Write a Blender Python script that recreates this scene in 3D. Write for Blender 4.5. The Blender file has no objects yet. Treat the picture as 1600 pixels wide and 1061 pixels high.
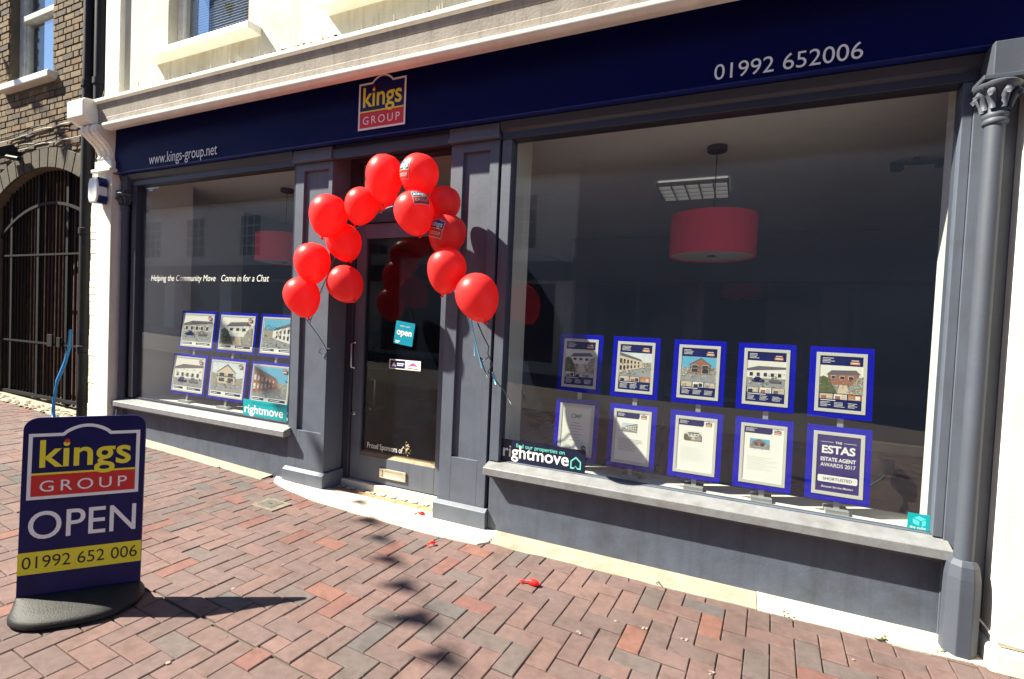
import bpy, math, random
from mathutils import Vector, Matrix
random.seed(7)
R = math.radians
scene = bpy.context.scene
col = scene.collection

# ------------------------------------------------------------------ camera
cam_d = bpy.data.cameras.new('camera'); cam = bpy.data.objects.new('camera', cam_d); col.objects.link(cam)
cam_d.sensor_width = 36.0; cam_d.lens = 17.516; cam_d.clip_start = 0.05; cam_d.clip_end = 600
rt = Vector((0.9091654, 0.4140864, 0.0441666)); up = Vector((-0.0526567, 0.0091048, 0.9985712)); fw = Vector((-0.4130926, 0.9101920, -0.0300822))
m = Matrix((rt, up, -fw)).transposed().to_4x4(); m.translation = (0, -3.03, 1.42)
cam.matrix_world = m
scene.camera = cam

# ------------------------------------------------------------------ sky, sun, exposure
SUN = Vector((2.1, 1.0, -2.45)).normalized()
world = bpy.data.worlds.new('World'); scene.world = world; world.use_nodes = True
wn = world.node_tree; wn.nodes.clear()
sky = wn.nodes.new('ShaderNodeTexSky'); sky.sky_type = 'NISHITA'; sky.sun_disc = False
sky.sun_elevation = math.asin(-SUN.z); sky.sun_rotation = math.atan2(-SUN.x, -SUN.y)
sky.air_density = 1.0; sky.dust_density = 0.3; sky.ozone_density = 5.0
bg = wn.nodes.new('ShaderNodeBackground'); bg.inputs['Strength'].default_value = 0.052
wo = wn.nodes.new('ShaderNodeOutputWorld')
wn.links.new(sky.outputs[0], bg.inputs[0]); wn.links.new(bg.outputs[0], wo.inputs[0])
sl = bpy.data.lights.new('sun', 'SUN'); sl.energy = 5.0; sl.angle = R(0.53); sl.color = (1.0, 0.94, 0.76)
sun = bpy.data.objects.new('sun', sl); col.objects.link(sun)
sun.rotation_euler = SUN.to_track_quat('-Z', 'Y').to_euler()
vs = scene.view_settings
vs.view_transform = 'Standard'; vs.look = 'None'; vs.gamma = 1.0; vs.use_curve_mapping = False
vs.exposure = 1.72
scene.cycles.max_bounces = 10; scene.cycles.transparent_max_bounces = 16
scene.cycles.use_denoising = True
scene.cycles.caustics_reflective = False; scene.cycles.caustics_refractive = False

# ------------------------------------------------------------------ helpers
MATS = {}
def mat(name, c=(.5, .5, .5), rough=.6, var=.0, vscale=6.0, c2=None, bump=0.0, bscale=60.0, metal=0.0, spec=.5, coat=0.0, trans=0.0, emit=None, estr=0, stain=0.0, sscale=1.3, streak=0.0, dirt=0.0):
    if name in MATS: return MATS[name]
    M = bpy.data.materials.new(name); M.use_nodes = True
    nt = M.node_tree; b = nt.nodes['Principled BSDF']
    b.inputs['Roughness'].default_value = rough; b.inputs['Metallic'].default_value = metal
    b.inputs['Specular IOR Level'].default_value = spec; b.inputs['Coat Weight'].default_value = coat
    b.inputs['Base Color'].default_value = (*c, 1)
    if trans: b.inputs['Transmission Weight'].default_value = trans
    if emit: b.inputs['Emission Color'].default_value = (*emit, 1); b.inputs['Emission Strength'].default_value = estr
    if var or c2 or bump or stain or streak or dirt:
        g = nt.nodes.new('ShaderNodeNewGeometry')
        def noise(sc, det=6):
            n = nt.nodes.new('ShaderNodeTexNoise'); n.inputs['Scale'].default_value = sc; n.inputs['Detail'].default_value = det
            n.inputs['Roughness'].default_value = .62
            nt.links.new(g.outputs['Position'], n.inputs['Vector']); return n
        last = None
        if var or c2:
            n = noise(vscale)
            r = nt.nodes.new('ShaderNodeValToRGB'); r.color_ramp.elements[0].position = .3; r.color_ramp.elements[1].position = .7
            d = c2 if c2 else tuple(x*(1-var) for x in c); e = c if c2 else tuple(min(1, x*(1+var)) for x in c)
            r.color_ramp.elements[0].color = (*d, 1); r.color_ramp.elements[1].color = (*e, 1)
            nt.links.new(n.outputs['Fac'], r.inputs[0]); last = r.outputs[0]
        if stain:
            n = noise(sscale, 9); rr = nt.nodes.new('ShaderNodeValToRGB'); rr.color_ramp.elements[0].position = .48; rr.color_ramp.elements[1].position = .72
            nt.links.new(n.outputs['Fac'], rr.inputs[0])
            mx = nt.nodes.new('ShaderNodeMix'); mx.data_type = 'RGBA'; mx.blend_type = 'MULTIPLY'
            k = 1-stain; mx.inputs['B'].default_value = (k, k*.97, k*.92, 1)
            if last: nt.links.new(last, mx.inputs['A'])
            else: mx.inputs['A'].default_value = (*c, 1)
            nt.links.new(rr.outputs[0], mx.inputs['Factor']); last = mx.outputs['Result']
        for amt, scl, nsc, lo, hi in ((streak, (9, 9, .55), 2.2, .50, .74), (dirt, (1, 1, 1), .95, .42, .68)):
            if not amt: continue
            mp = nt.nodes.new('ShaderNodeMapping'); mp.inputs['Scale'].default_value = scl; nt.links.new(g.outputs['Position'], mp.inputs['Vector'])
            n = noise(nsc, 7); nt.links.new(mp.outputs[0], n.inputs['Vector'])
            rr = nt.nodes.new('ShaderNodeValToRGB'); rr.color_ramp.elements[0].position = lo; rr.color_ramp.elements[1].position = hi
            nt.links.new(n.outputs['Fac'], rr.inputs[0])
            mx = nt.nodes.new('ShaderNodeMix'); mx.data_type = 'RGBA'; mx.blend_type = 'MULTIPLY'
            k = 1-amt; mx.inputs['B'].default_value = (k, k*.97, k*.93, 1)
            if last: nt.links.new(last, mx.inputs['A'])
            else: mx.inputs['A'].default_value = (*c, 1)
            nt.links.new(rr.outputs[0], mx.inputs['Factor']); last = mx.outputs['Result']
        if last: nt.links.new(last, b.inputs['Base Color'])
        if bump:
            n = noise(bscale, 8); bp = nt.nodes.new('ShaderNodeBump'); bp.inputs['Strength'].default_value = bump; bp.inputs['Distance'].default_value = .01
            nt.links.new(n.outputs['Fac'], bp.inputs['Height']); nt.links.new(bp.outputs[0], b.inputs['Normal'])
    MATS[name] = M; return M

def glass_mat(name, tint=(.965, .98, .975), f0=.046, rough=.004, haze=.0100):
    M = bpy.data.materials.new(name); M.use_nodes = True; nt = M.node_tree; nt.nodes.clear()
    lw = nt.nodes.new('ShaderNodeLayerWeight'); lw.inputs['Blend'].default_value = .5
    p = nt.nodes.new('ShaderNodeMath'); p.operation = 'POWER'; p.inputs[1].default_value = 5
    ma = nt.nodes.new('ShaderNodeMath'); ma.operation = 'MULTIPLY_ADD'; ma.inputs[1].default_value = 1-f0; ma.inputs[2].default_value = f0
    t = nt.nodes.new('ShaderNodeBsdfTransparent'); t.inputs[0].default_value = (*tint, 1)
    g = nt.nodes.new('ShaderNodeBsdfGlossy'); g.inputs['Roughness'].default_value = rough
    mx = nt.nodes.new('ShaderNodeMixShader'); o = nt.nodes.new('ShaderNodeOutputMaterial')
    df = nt.nodes.new('ShaderNodeBsdfDiffuse'); df.inputs[0].default_value = (.36, .48, .85, 1)      # diffuse film paints the milky blue haze into the glass
    m2 = nt.nodes.new('ShaderNodeMixShader'); gm = nt.nodes.new('ShaderNodeNewGeometry')
    nz = nt.nodes.new('ShaderNodeTexNoise'); nz.inputs['Scale'].default_value = 1.6; nz.inputs['Detail'].default_value = 6
    mr = nt.nodes.new('ShaderNodeMapRange'); mr.inputs['To Min'].default_value = haze*.55; mr.inputs['To Max'].default_value = haze*1.5
    L = nt.links.new
    L(gm.outputs['Position'], nz.inputs['Vector']); L(nz.outputs['Fac'], mr.inputs['Value']); L(mr.outputs[0], m2.inputs[0])
    L(lw.outputs['Facing'], p.inputs[0]); L(p.outputs[0], ma.inputs[0]); L(ma.outputs[0], mx.inputs[0])
    L(t.outputs[0], mx.inputs[1]); L(g.outputs[0], mx.inputs[2]); L(mx.outputs[0], m2.inputs[1]); L(df.outputs[0], m2.inputs[2]); L(m2.outputs[0], o.inputs[0])
    MATS[name] = M; return M

class MB:
    def __init__(s): s.v = []; s.f = []; s.m = []
    def add(s, vs, fs, mi=0):
        o = len(s.v); s.v += [tuple(v) for v in vs]
        for f in fs: s.f.append(tuple(i+o for i in f)); s.m.append(mi)
        return s
    def box(s, x0, x1, y0, y1, z0, z1, mi=0):
        vs = [(x, y, z) for z in (z0, z1) for y in (y0, y1) for x in (x0, x1)]
        return s.add(vs, [(0, 2, 3, 1), (4, 5, 7, 6), (0, 1, 5, 4), (2, 6, 7, 3), (0, 4, 6, 2), (1, 3, 7, 5)], mi)
    def prism_x(s, prof, x0, x1, mi=0):           # profile of (y, z), swept along x
        n = len(prof); vs = [(x0, y, z) for y, z in prof]+[(x1, y, z) for y, z in prof]
        fs = [tuple(range(n)), tuple(range(2*n-1, n-1, -1))]+[(i, i+n, (i+1) % n+n, (i+1) % n) for i in range(n)]
        return s.add(vs, fs, mi)
    def prism_y(s, prof, y0, y1, mi=0):           # profile of (x, z)
        n = len(prof); vs = [(x, y0, z) for x, z in prof]+[(x, y1, z) for x, z in prof]
        fs = [tuple(range(n)), tuple(range(2*n-1, n-1, -1))]+[(i, i+n, (i+1) % n+n, (i+1) % n) for i in range(n)]
        return s.add(vs, fs, mi)
    def lathe(s, prof, c=(0, 0, 0), n=24, mi=0, a0=0.0):   # profile of (r, z)
        vs = []; fs = []
        for r, z in prof:
            for k in range(n):
                a = a0+2*math.pi*k/n; vs.append((c[0]+r*math.cos(a), c[1]+r*math.sin(a), c[2]+z))
        for i in range(len(prof)-1):
            for k in range(n):
                fs.append((i*n+k, i*n+(k+1) % n, (i+1)*n+(k+1) % n, (i+1)*n+k))
        fs.append(tuple(range(n-1, -1, -1))); fs.append(tuple((len(prof)-1)*n+k for k in range(n)))
        return s.add(vs, fs, mi)
    def tube(s, pts, r, n=8, mi=0):
        pts = [Vector(p) for p in pts]; vs = []; fs = []
        ref = Vector((0.13, 0.21, 1)).normalized()
        for i, p in enumerate(pts):
            d = (pts[min(i+1, len(pts)-1)]-pts[max(i-1, 0)]).normalized()
            a = d.cross(ref)
            if a.length < 1e-3: a = d.cross(Vector((1, 0, 0)))
            a.normalize(); b = d.cross(a)
            rr = r[i] if isinstance(r, (list, tuple)) else r
            for k in range(n):
                t = 2*math.pi*k/n; vs.append(p+a*rr*math.cos(t)+b*rr*math.sin(t))
        for i in range(len(pts)-1):
            for k in range(n): fs.append((i*n+k, i*n+(k+1) % n, (i+1)*n+(k+1) % n, (i+1)*n+k))
        fs.append(tuple(range(n))); fs.append(tuple((len(pts)-1)*n+k for k in range(n-1, -1, -1)))
        return s.add(vs, fs, mi)
    def flat(s, vs2, fs, fr, off, mi=0):          # 2-D shape laid on a frame (origin, u, w, normal)
        o, u, w, n = fr
        return s.add([o+u*a+w*b+n*off for a, b in vs2], fs, mi)
    def rect(s, fr, x0, x1, z0, z1, off, mi=0):
        return s.flat([(x0, z0), (x1, z0), (x1, z1), (x0, z1)], [(0, 1, 2, 3)], fr, off, mi)
    def poly(s, fr, pts, off, mi=0): return s.flat(pts, [tuple(range(len(pts)))], fr, off, mi)
    def text(s, fr, body, x, z, size, off, mi=0, align='LEFT', bold=0.0, shear=0.0, width=None, height=None, space=1.0):
        vs, fs = text_mesh(body, size, bold, shear, space)
        if not vs: return s
        x0 = min(v[0] for v in vs); x1 = max(v[0] for v in vs); k = 1.0
        if width: k = width/(x1-x0)
        kh = 1.0 if height else k
        if height:
            zt = max(v[1] for v in vs); kh = height/zt
        sh = {'LEFT': -x0, 'CENTER': -(x0+x1)/2, 'RIGHT': -x1}[align]
        return s.flat([(x+(a+sh)*k, z+b*kh) for a, b in vs], fs, fr, off, mi)
    def build(s, name, mats, parent=None, smooth=False, bevel=0.0, seg=2, loc=None, auto=None):
        me = bpy.data.meshes.new(name); me.from_pydata(s.v, [], s.f); me.update()
        for mm in (mats if isinstance(mats, (list, tuple)) else [mats]): me.materials.append(mm)
        me.polygons.foreach_set('material_index', s.m)
        if smooth: me.polygons.foreach_set('use_smooth', [True]*len(me.polygons))
        o = bpy.data.objects.new(name, me); col.objects.link(o)
        if parent: o.parent = parent
        if loc: o.location = loc
        if bevel:
            b = o.modifiers.new('soft_edges', 'BEVEL'); b.width = bevel; b.segments = seg; b.limit_method = 'ANGLE'; b.angle_limit = R(40)
        if auto is not None:
            me.polygons.foreach_set('use_smooth', [True]*len(me.polygons))
            try: me.set_sharp_from_angle(angle=R(auto))
            except Exception: pass
        return o

def text_words(fr, body, x, z, off, width, height, name, m, parent, bold=0.0, shear=0.0):
    vs, fs = text_mesh(body, .1, bold, shear, 1.0); x0 = min(v[0] for v in vs); x1 = max(v[0] for v in vs); zt = max(v[1] for v in vs)
    kx = width/(x1-x0); kz = height/zt if height else kx
    iv = sorted((min(vs[i][0] for i in f), max(vs[i][0] for i in f)) for f in fs); gaps = []; hi = iv[0][1]
    for a, b in iv:
        if a > hi: gaps.append((a-hi, (a+hi)/2))
        hi = max(hi, b)
    cuts = [-1e9]+sorted(g[1] for g in sorted(gaps, reverse=True)[:body.count(' ')])+[1e9]
    for lo, h2 in zip(cuts, cuts[1:]):
        mb = MB(); mb.flat([(x+(a-x0)*kx, z+b*kz) for a, b in vs], [f for f in fs if lo < vs[f[0]][0] < h2], fr, off, 0)
        used = sorted(set(i for f in mb.f for i in f)); mp = {u: n for n, u in enumerate(used)}
        mb.v = [mb.v[u] for u in used]; mb.f = [tuple(mp[i] for i in f) for f in mb.f]
        mb.build(name, m, parent)
_tc = {}
def text_mesh(body, size, bold, shear, space):
    key = (body, size, bold, shear, space)
    if key in _tc: return _tc[key]
    cu = bpy.data.curves.new('lettering', 'FONT'); cu.body = body; cu.size = size; cu.offset = bold*size; cu.shear = shear
    cu.space_character = space; cu.resolution_u = 5; cu.fill_mode = 'FRONT'
    ob = bpy.data.objects.new('lettering', cu); col.objects.link(ob)
    dg = bpy.context.evaluated_depsgraph_get(); dg.update()
    me = bpy.data.meshes.new_from_object(ob.evaluated_get(dg))
    vs = [(v.co.x, v.co.y) for v in me.vertices]; fs = [tuple(p.vertices) for p in me.polygons]
    bpy.data.objects.remove(ob); bpy.data.curves.remove(cu); bpy.data.meshes.remove(me)
    _tc[key] = (vs, fs); return _tc[key]

def empty(name, loc=(0, 0, 0), rz=0.0, parent=None):
    o = bpy.data.objects.new(name, None); col.objects.link(o); o.location = loc; o.rotation_euler = (0, 0, rz); o.empty_display_size = .1
    if parent: o.parent = parent
    return o
def tag(o, label, cat, group=None, kind=None):
    o['label'] = label; o['category'] = cat
    if group: o['group'] = group
    if kind: o['kind'] = kind
    return o
def structure(o): o['kind'] = 'structure'; return o
FRONT = lambda y: (Vector((0, y, 0)), Vector((1, 0, 0)), Vector((0, 0, 1)), Vector((0, -1, 0)))
def bx(name, mats, parent, *a, bevel=0.0):
    return MB().box(*a).build(name, mats, parent, bevel=bevel)

# ------------------------------------------------------------------ materials
GREY = mat('grey_paint', (.098, .116, .160), .48, var=.06, vscale=5, bump=.08, bscale=40, stain=.14, sscale=7, streak=.14)
GREYW = mat('grey_render', (.080, .096, .138), .66, var=.14, vscale=9, bump=.15, bscale=90, stain=.25, sscale=4, streak=.2)
GREYS = mat('grey_sill_paint', (.20, .205, .22), .5, var=.15, vscale=14, bump=.15, bscale=60, stain=.25, sscale=6)
COLG = mat('column_paint', (.060, .070, .098), .6, var=.08, vscale=8, bump=.1, bscale=60, stain=.15, sscale=4)
DKGREY = mat('dark_grey', (.032, .033, .055), .4, var=.1, bump=.08)  # dark trim colour; also carries painted shade on the left frame
CREAM = mat('cream_render', (.60, .575, .49), .8, var=.06, vscale=3, bump=.35, bscale=40, stain=.22, sscale=2.4, streak=.22)
WHITE = mat('white_render', (.82, .79, .70), .75, var=.05, vscale=4, bump=.25, bscale=45, stain=.12, sscale=2.5, streak=.12)
WHITEP = mat('white_gloss_paint', (.82, .80, .74), .35, var=.05, vscale=7, stain=.12, sscale=6)
STONE = mat('stone_cornice', (.30, .265, .24), .8, var=.12, vscale=7, bump=.3, bscale=50, stain=.3, sscale=5, streak=.3)
NAVY = mat('navy_fascia', (.0032, .0042, .062), .5, spec=.08, var=.12, vscale=2, bump=.05, bscale=6)
BLUETRIM = mat('blue_edge_trim', (.008, .020, .17), .3)
LETTER = mat('white_lettering', (.88, .88, .86), .5)
YELLOW = mat('yellow_print', (.88, .76, .035), .5)
REDP = mat('red_print', (.62, .02, .02), .5)
NAVYP = mat('navy_print', (.006, .008, .10), .4, spec=.3)
BLACKP = mat('black_print', (.015, .015, .02), .5)
TEAL = mat('teal_print', (.0, .32, .36), .4)
TEALD = mat('dark_teal_print', (.0, .20, .28), .4)
MINT = mat('mint_print', (.15, .70, .58), .5)
DNAVY = mat('dark_navy_sticker', (.006, .010, .035), .35)
PANBLUE = mat('blue_acrylic', (.002, .002, .45), .3, spec=.10)
SILVER = mat('silver_card', (.60, .59, .53), .45, metal=.0)
PAPER = mat('white_paper', (.86, .86, .80), .6)
BRASS = mat('letterbox_brass', (.62, .58, .48), .3, metal=.75)
CHROME = mat('brushed_steel', (.6, .6, .62), .3, metal=1.0)
BLACKM = mat('black_metal', (.010, .010, .014), .6, spec=.25, var=.3, bump=.15)
RUBBER = mat('black_rubber', (.012, .012, .014), .58, var=.3, vscale=14, bump=.25, bscale=160, spec=.35)
RED = mat('red_lampshade', (.72, .03, .07), .7)
BALLOON = mat('red_latex', (1.0, .066, .066), .38, spec=.4)
_nt = BALLOON.node_tree; _b = _nt.nodes['Principled BSDF']; _o = _nt.nodes['Material Output']
_t = _nt.nodes.new('ShaderNodeBsdfTranslucent'); _t.inputs[0].default_value = (1.0, .10, .09, 1)
_m = _nt.nodes.new('ShaderNodeMixShader'); _m.inputs[0].default_value = .46
_nt.links.new(_b.outputs[0], _m.inputs[1]); _nt.links.new(_t.outputs[0], _m.inputs[2]); _nt.links.new(_m.outputs[0], _o.inputs[0])
GLASS = glass_mat('window_glass')
DGLASS = glass_mat('door_glass', (.72, .74, .74), .026, haze=.006)
MORTAR = mat('mortar', (.10, .082, .06), .9, var=.2, bump=.3)
JOINT = mat('joint_sand', (.11, .088, .072), .95, var=.35, vscale=40, bump=.4, bscale=200)
CONC = mat('concrete', (.33, .29, .225), .9, var=.15, vscale=10, bump=.5, bscale=90, stain=.3, sscale=7)
SLAB = mat('pale_stone_slab', (.72, .65, .52), .85, var=.06, vscale=8, bump=.3, bscale=80, stain=.12, sscale=8)

# ------------------------------------------------------------------ ground and paving
def gz(x): return max(0.0, -2.8-x)*.035
ground_mb = MB()
xs = [-300, -30, -2.8, 300]
gvs = []
for x in xs:
    for y in (-300, 40): gvs.append((x, y, (gz(x) if x > -60 else gz(-60))-.012 if x != -300 else gz(-30)-.012))
ground_mb.add(gvs, [(0, 2, 3, 1), (2, 4, 5, 3), (4, 6, 7, 5)])
pavement = structure(ground_mb.build('pavement', JOINT))

PCOL = [(.124, .078, .070), (.114, .076, .070), (.134, .085, .075), (.110, .077, .071), (.098, .079, .074), (.086, .077, .076), (.158, .076, .058), (.138, .067, .057), (.104, .074, .068), (.120, .080, .073)]
PW = [6, 6, 5, 5, 4, 1.0, 1.2, 2.2, 5, 5]
PCOL = [(r_c*1.30, g_c*1.26, b_c*1.33) for r_c, g_c, b_c in PCOL]
pm = [mat('paver_%d' % i, c, .85, var=.16, vscale=28, bump=.5, bscale=240, stain=.28, sscale=9, dirt=.28) for i, c in enumerate(PCOL)]
def paver_geo(L, W, top=0.0, h=.04, ch=.0035):
    l, w = L/2, W/2
    vs = []
    for (a, b, z) in ((l, w, top-h), (l, w, top-ch), (l-ch, w-ch, top)):
        vs += [(-a, -b, z), (a, -b, z), (a, b, z), (-a, b, z)]
    fs = [(8, 9, 10, 11)]
    for k in (0, 4):
        for i in range(4): fs.append((k+i, k+(i+1) % 4, k+4+(i+1) % 4, k+4+i))
    return vs, fs
PL, PWD = .1985, .0985
pv, pf = paver_geo(PL, PWD)
paver_mesh = []
for mm in pm:
    me = bpy.data.meshes.new('paver'); me.from_pydata(pv, [], pf); me.update(); me.materials.append(mm); paver_mesh.append(me)
U = .1020
ROT = R(-3.34); PO = Vector((-.6255, -.7066, 0))    # a paver corner
ca, sa = math.cos(ROT), math.sin(ROT)
def visible(p):
    d = Vector(p)-Vector((0, -3.03, 1.42)); c = (rt.dot(d), up.dot(d), fw.dot(d))
    if c[2] <= .05: return None
    px = 800+778.48*c[0]/c[2]; py = 530.5-778.48*c[1]/c[2]
    return (px, py, c[2])
prng = random.Random(3)
placed = []
SEAM = -.905
def place(lx, ly, rot, k=1.0):
    if ly < SEAM: ly -= .010                             # the open course line in front of the sign
    x = PO.x+ca*lx-sa*ly; y = PO.y+sa*lx+ca*ly
    if not (-11.5 < x < 2.6 and -4.6 < y < .06): return
    edge = -.155 if x > -1.42 else (-.055-(x+3.57)*.036 if x > -3.6 else -.115)
    if x < -6.3: edge = -.02
    if y > edge+.07: return
    placed.append((x, y, rot, k))
for i in range(-120, 45):
    for j in range(-60, 18):
        # 90 degree herringbone: cell (i, j) in half-paver units
        t = (i-j) % 4
        if t == 0: place((i+1.0)*U, (j+.5)*U, 0)         # along x, covers (i,j),(i+1,j)
        elif t == 2:                                     # along y, covers (i,j-1),(i,j)
            lo, hi = (j-1)*U, (j+1)*U
            if lo+.02 < SEAM < hi-.02:
                for a, b in ((lo, SEAM), (SEAM, hi)): place((i+.5)*U, (a+b)/2, 1, (b-a-.0035)/PL)
            else: place((i+.5)*U, j*U, 1)
vis = []
for k, (x, y, rot, kk) in enumerate(placed):
    q = visible((x, y, gz(x)))
    ok = q is not None and -40 < q[0] < 1640 and q[1] < 1100
    vis.append((0 if ok else 1, q[2] if q else 99, k))
vis.sort()
near = set(k for _, _, k in vis[:300])
far = MB()
for k, (x, y, rot, kk) in enumerate(placed):
    mi = prng.choices(range(len(pm)), PW)[0]
    dz = prng.uniform(-.0030, .0014); a = ROT+(math.pi/2 if rot else 0)+prng.uniform(-.008, .008)
    tx, ty = prng.uniform(-.013, .013), prng.uniform(-.009, .009)
    ml = Matrix.Translation((x, y, gz(x)+dz)) @ Matrix.Rotation(.035 if x < -2.8 else 0, 4, 'Y') @ Matrix.Rotation(a, 4, 'Z') @ Matrix.Rotation(tx, 4, 'X') @ Matrix.Rotation(ty, 4, 'Y') @ Matrix.Scale(kk, 4, (1, 0, 0))
    if k in near:
        o = bpy.data.objects.new('paver', paver_mesh[mi]); col.objects.link(o); o.parent = pavement; o.matrix_world = ml
    else:
        far.add([ml @ Vector(v) for v in pv], pf, mi)
fo = far.build('paving', pm, pavement); fo['kind'] = 'stuff'
gm = MB(); r_ = random.Random(21)
for k in range(16):
    x, y = r_.uniform(-5, 1.0), r_.uniform(-2.0, -.2); s = r_.uniform(.004, .010)
    gm.lathe([(s, .0), (s*.9, .0022), (s*.3, .003)], (x, y, gz(x)+.0012), 9, a0=r_.random())
for cx, cy in ((-.60, -.80), (-.16, -.62), (-.02, -.80), (-.34, -.62), (-1.4, -1.1)):
    for k in range(5):
        s = r_.uniform(.003, .008); gm.lathe([(s, .0), (s*.8, .0022), (s*.3, .003)], (cx+r_.uniform(-.02, .02), cy+r_.uniform(-.012, .012), .0012), 7)
o = gm.build('gum_spots', mat('gum', (.24, .21, .18), .9), pavement); o['kind'] = 'stuff'
ROADM = mat('street_slabs', (.17, .14, .125), .9, var=.1, vscale=4, stain=.2, sscale=1.2)
rv = [(x, y, gz(x)-.004) for x in (-40, -2.8, 40) for y in (-9.9, -4.62)]
structure(MB().add(rv, [(0, 2, 3, 1), (2, 4, 5, 3)]).build('road', ROADM))
# concrete strip at the foot of the wall, doorstep slab
st = MB()
def strip(x0, x1, y0, y1, zt, n=14, seed=1):
    r = random.Random(seed); vs = []
    for i in range(n+1):
        x = x0+(x1-x0)*i/n; j = r.uniform(-.008, .008)
        for (y, z) in ((y0+j, gz(x)-.03), (y0+j, gz(x)+zt-.006), (y0+j+.012, gz(x)+zt), (y1, gz(x)+zt+.008)): vs.append((x, y, z))
    fs = []
    for i in range(n):
        for k in range(3): fs.append((i*4+k, i*4+4+k, i*4+5+k, i*4+k+1))
    return vs, fs
structure(MB().add(*strip(-1.42, .16, -.175, .06, .008, 16, 2)).build('concrete_strip', CONC))
structure(MB().add(*strip(.163, 1.9, -.176, .06, .010, 16, 5)).build('concrete_strip', mat('pale_concrete', (.50, .46, .37), .9, var=.1, vscale=10, bump=.4, bscale=90, stain=.2, sscale=6)))
structure(MB().add(*strip(-6.2, -3.58, -.115, .06, .008, 20, 3)).build('concrete_strip', CONC))
rub = MB()
rub.add(*strip(-11, -6.22, -.02, .5, .008, 30, 8)); structure(rub.build('threshold_strip', CONC))
r_ = random.Random(4); peb = MB()
for i in range(260):
    x = r_.uniform(-9.6, -6.7); y = r_.uniform(-.04, .14); s = r_.uniform(.008, .024)
    peb.lathe([(s*.3, 0), (s, s*.35), (s*.8, s*.75), (s*.25, s*.95)], (x, y, gz(x)), 6, a0=r_.random())
tag(peb.build('gravel', CONC), 'loose pale stones scattered along the foot of the iron gate', 'gravel', kind='stuff')

wd = MB(); r_ = random.Random(31)
for cx, cy in ((.68, -.165), (.70, -.16), (.93, -.155), (-.33, -.165), (-1.38, -.15), (-5.2, -.12), (-4.1, -.12), (.30, -.16), (-7.3, -.03), (-8.2, -.03)):
    for k in range(9):
        a = r_.uniform(0, 6.28); l = r_.uniform(.008, .03); x, y = cx+r_.uniform(-.02, .02), cy+r_.uniform(-.006, .006); b = Vector((math.cos(a), math.sin(a), 0)); p = Vector((x, y, gz(x)))
        sd = Vector((-b.y, b.x, 0))*l*.18
        wd.add([p-sd*.4, p+sd*.4, p+b*l*.5+sd+Vector((0, 0, l*.5)), p+b*l+Vector((0, 0, l*.6)), p+b*l*.5-sd+Vector((0, 0, l*.5))], [(0, 1, 2, 4), (4, 2, 3)])
tag(wd.build('weeds', mat('weed_leaf', (.07, .085, .03), .7)), 'tiny weeds growing in the joint along the foot of the wall', 'weeds', kind='stuff')

# ------------------------------------------------------------------ the shop building
shop = empty('shop_building'); tag(shop, 'grey painted estate agent shopfront with navy fascia and cream wall above', 'shop')
SY = .08
# upper wall with two window openings
uw = MB()
W1 = (-5.30, -4.14, 3.95, 5.6); W2 = (-3.02, -1.90, 3.95, 5.6)
xsw = [-6.02, W1[0], W1[1], W2[0], W2[1], 3.0]
for a, b, full in ((xsw[0], xsw[1], 1), (xsw[1], xsw[2], 0), (xsw[2], xsw[3], 1), (xsw[3], xsw[4], 0), (xsw[4], xsw[5], 1)):
    if full: uw.box(a, b, SY, SY+.3, 3.3, 8.2)
    else: uw.box(a, b, SY, SY+.3, 3.3, 3.95); uw.box(a, b, SY, SY+.3, 5.6, 8.2)
uw.build('upper_wall', CREAM, shop)
bx('quoin_strip', WHITE, shop, -6.28, -6.022, SY-.05, SY+.3, 3.3, 6.6, bevel=.004)
for (x0, x1, z0, z1) in (W1, W2):
    w = empty('upstairs_window', (0, 0, 0), parent=shop)
    fr_ = MB(); y0, y1 = SY+.09, SY+.16
    fr_.box(x0, x0+.09, y0, y1, z0, z1).box(x1-.09, x1, y0, y1, z0, z1).box(x0+.09, x1-.09, y0, y1, z0, z0+.07).box(x0+.09, x1-.09, y0, y1, z1-.08, z1)
    fr_.box(x0+.09, x1-.09, y0+.005, y1+.02, z0+.82, z0+.88)
    fr_.build('frame', WHITEP, w, bevel=.006)
    bx('pane', GLASS, w, x0+.09, x1-.09, y0+.03, y0+.036, z0+.07, z1-.08)
    sil = MB(); sil.prism_x([(SY-.13, z0-.085), (SY-.13, z0-.02), (SY+.10, z0), (SY+.10, z0-.075)], x0-.17, x1+.17); sil.build('sill', WHITEP, w, bevel=.006)
    bl = MB(); z = z0+.08
    while z < z1-.1: bl.add([(x0+.1, y1+.03, z), (x1-.1, y1+.03, z), (x1-.1, y1+.05, z+.022), (x0+.1, y1+.05, z+.022)], [(0, 1, 2, 3)]); z += .026
    bl.build('blind', mat('blind_slat', (.62, .66, .72), .5), w)
    bx('room_darkness', mat('dark_backing', (.06, .06, .08), .9), w, x0, x1, y1+.25, y1+.28, z0, z1)  # dark sheet stands in for the unlit room behind the blind
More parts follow.
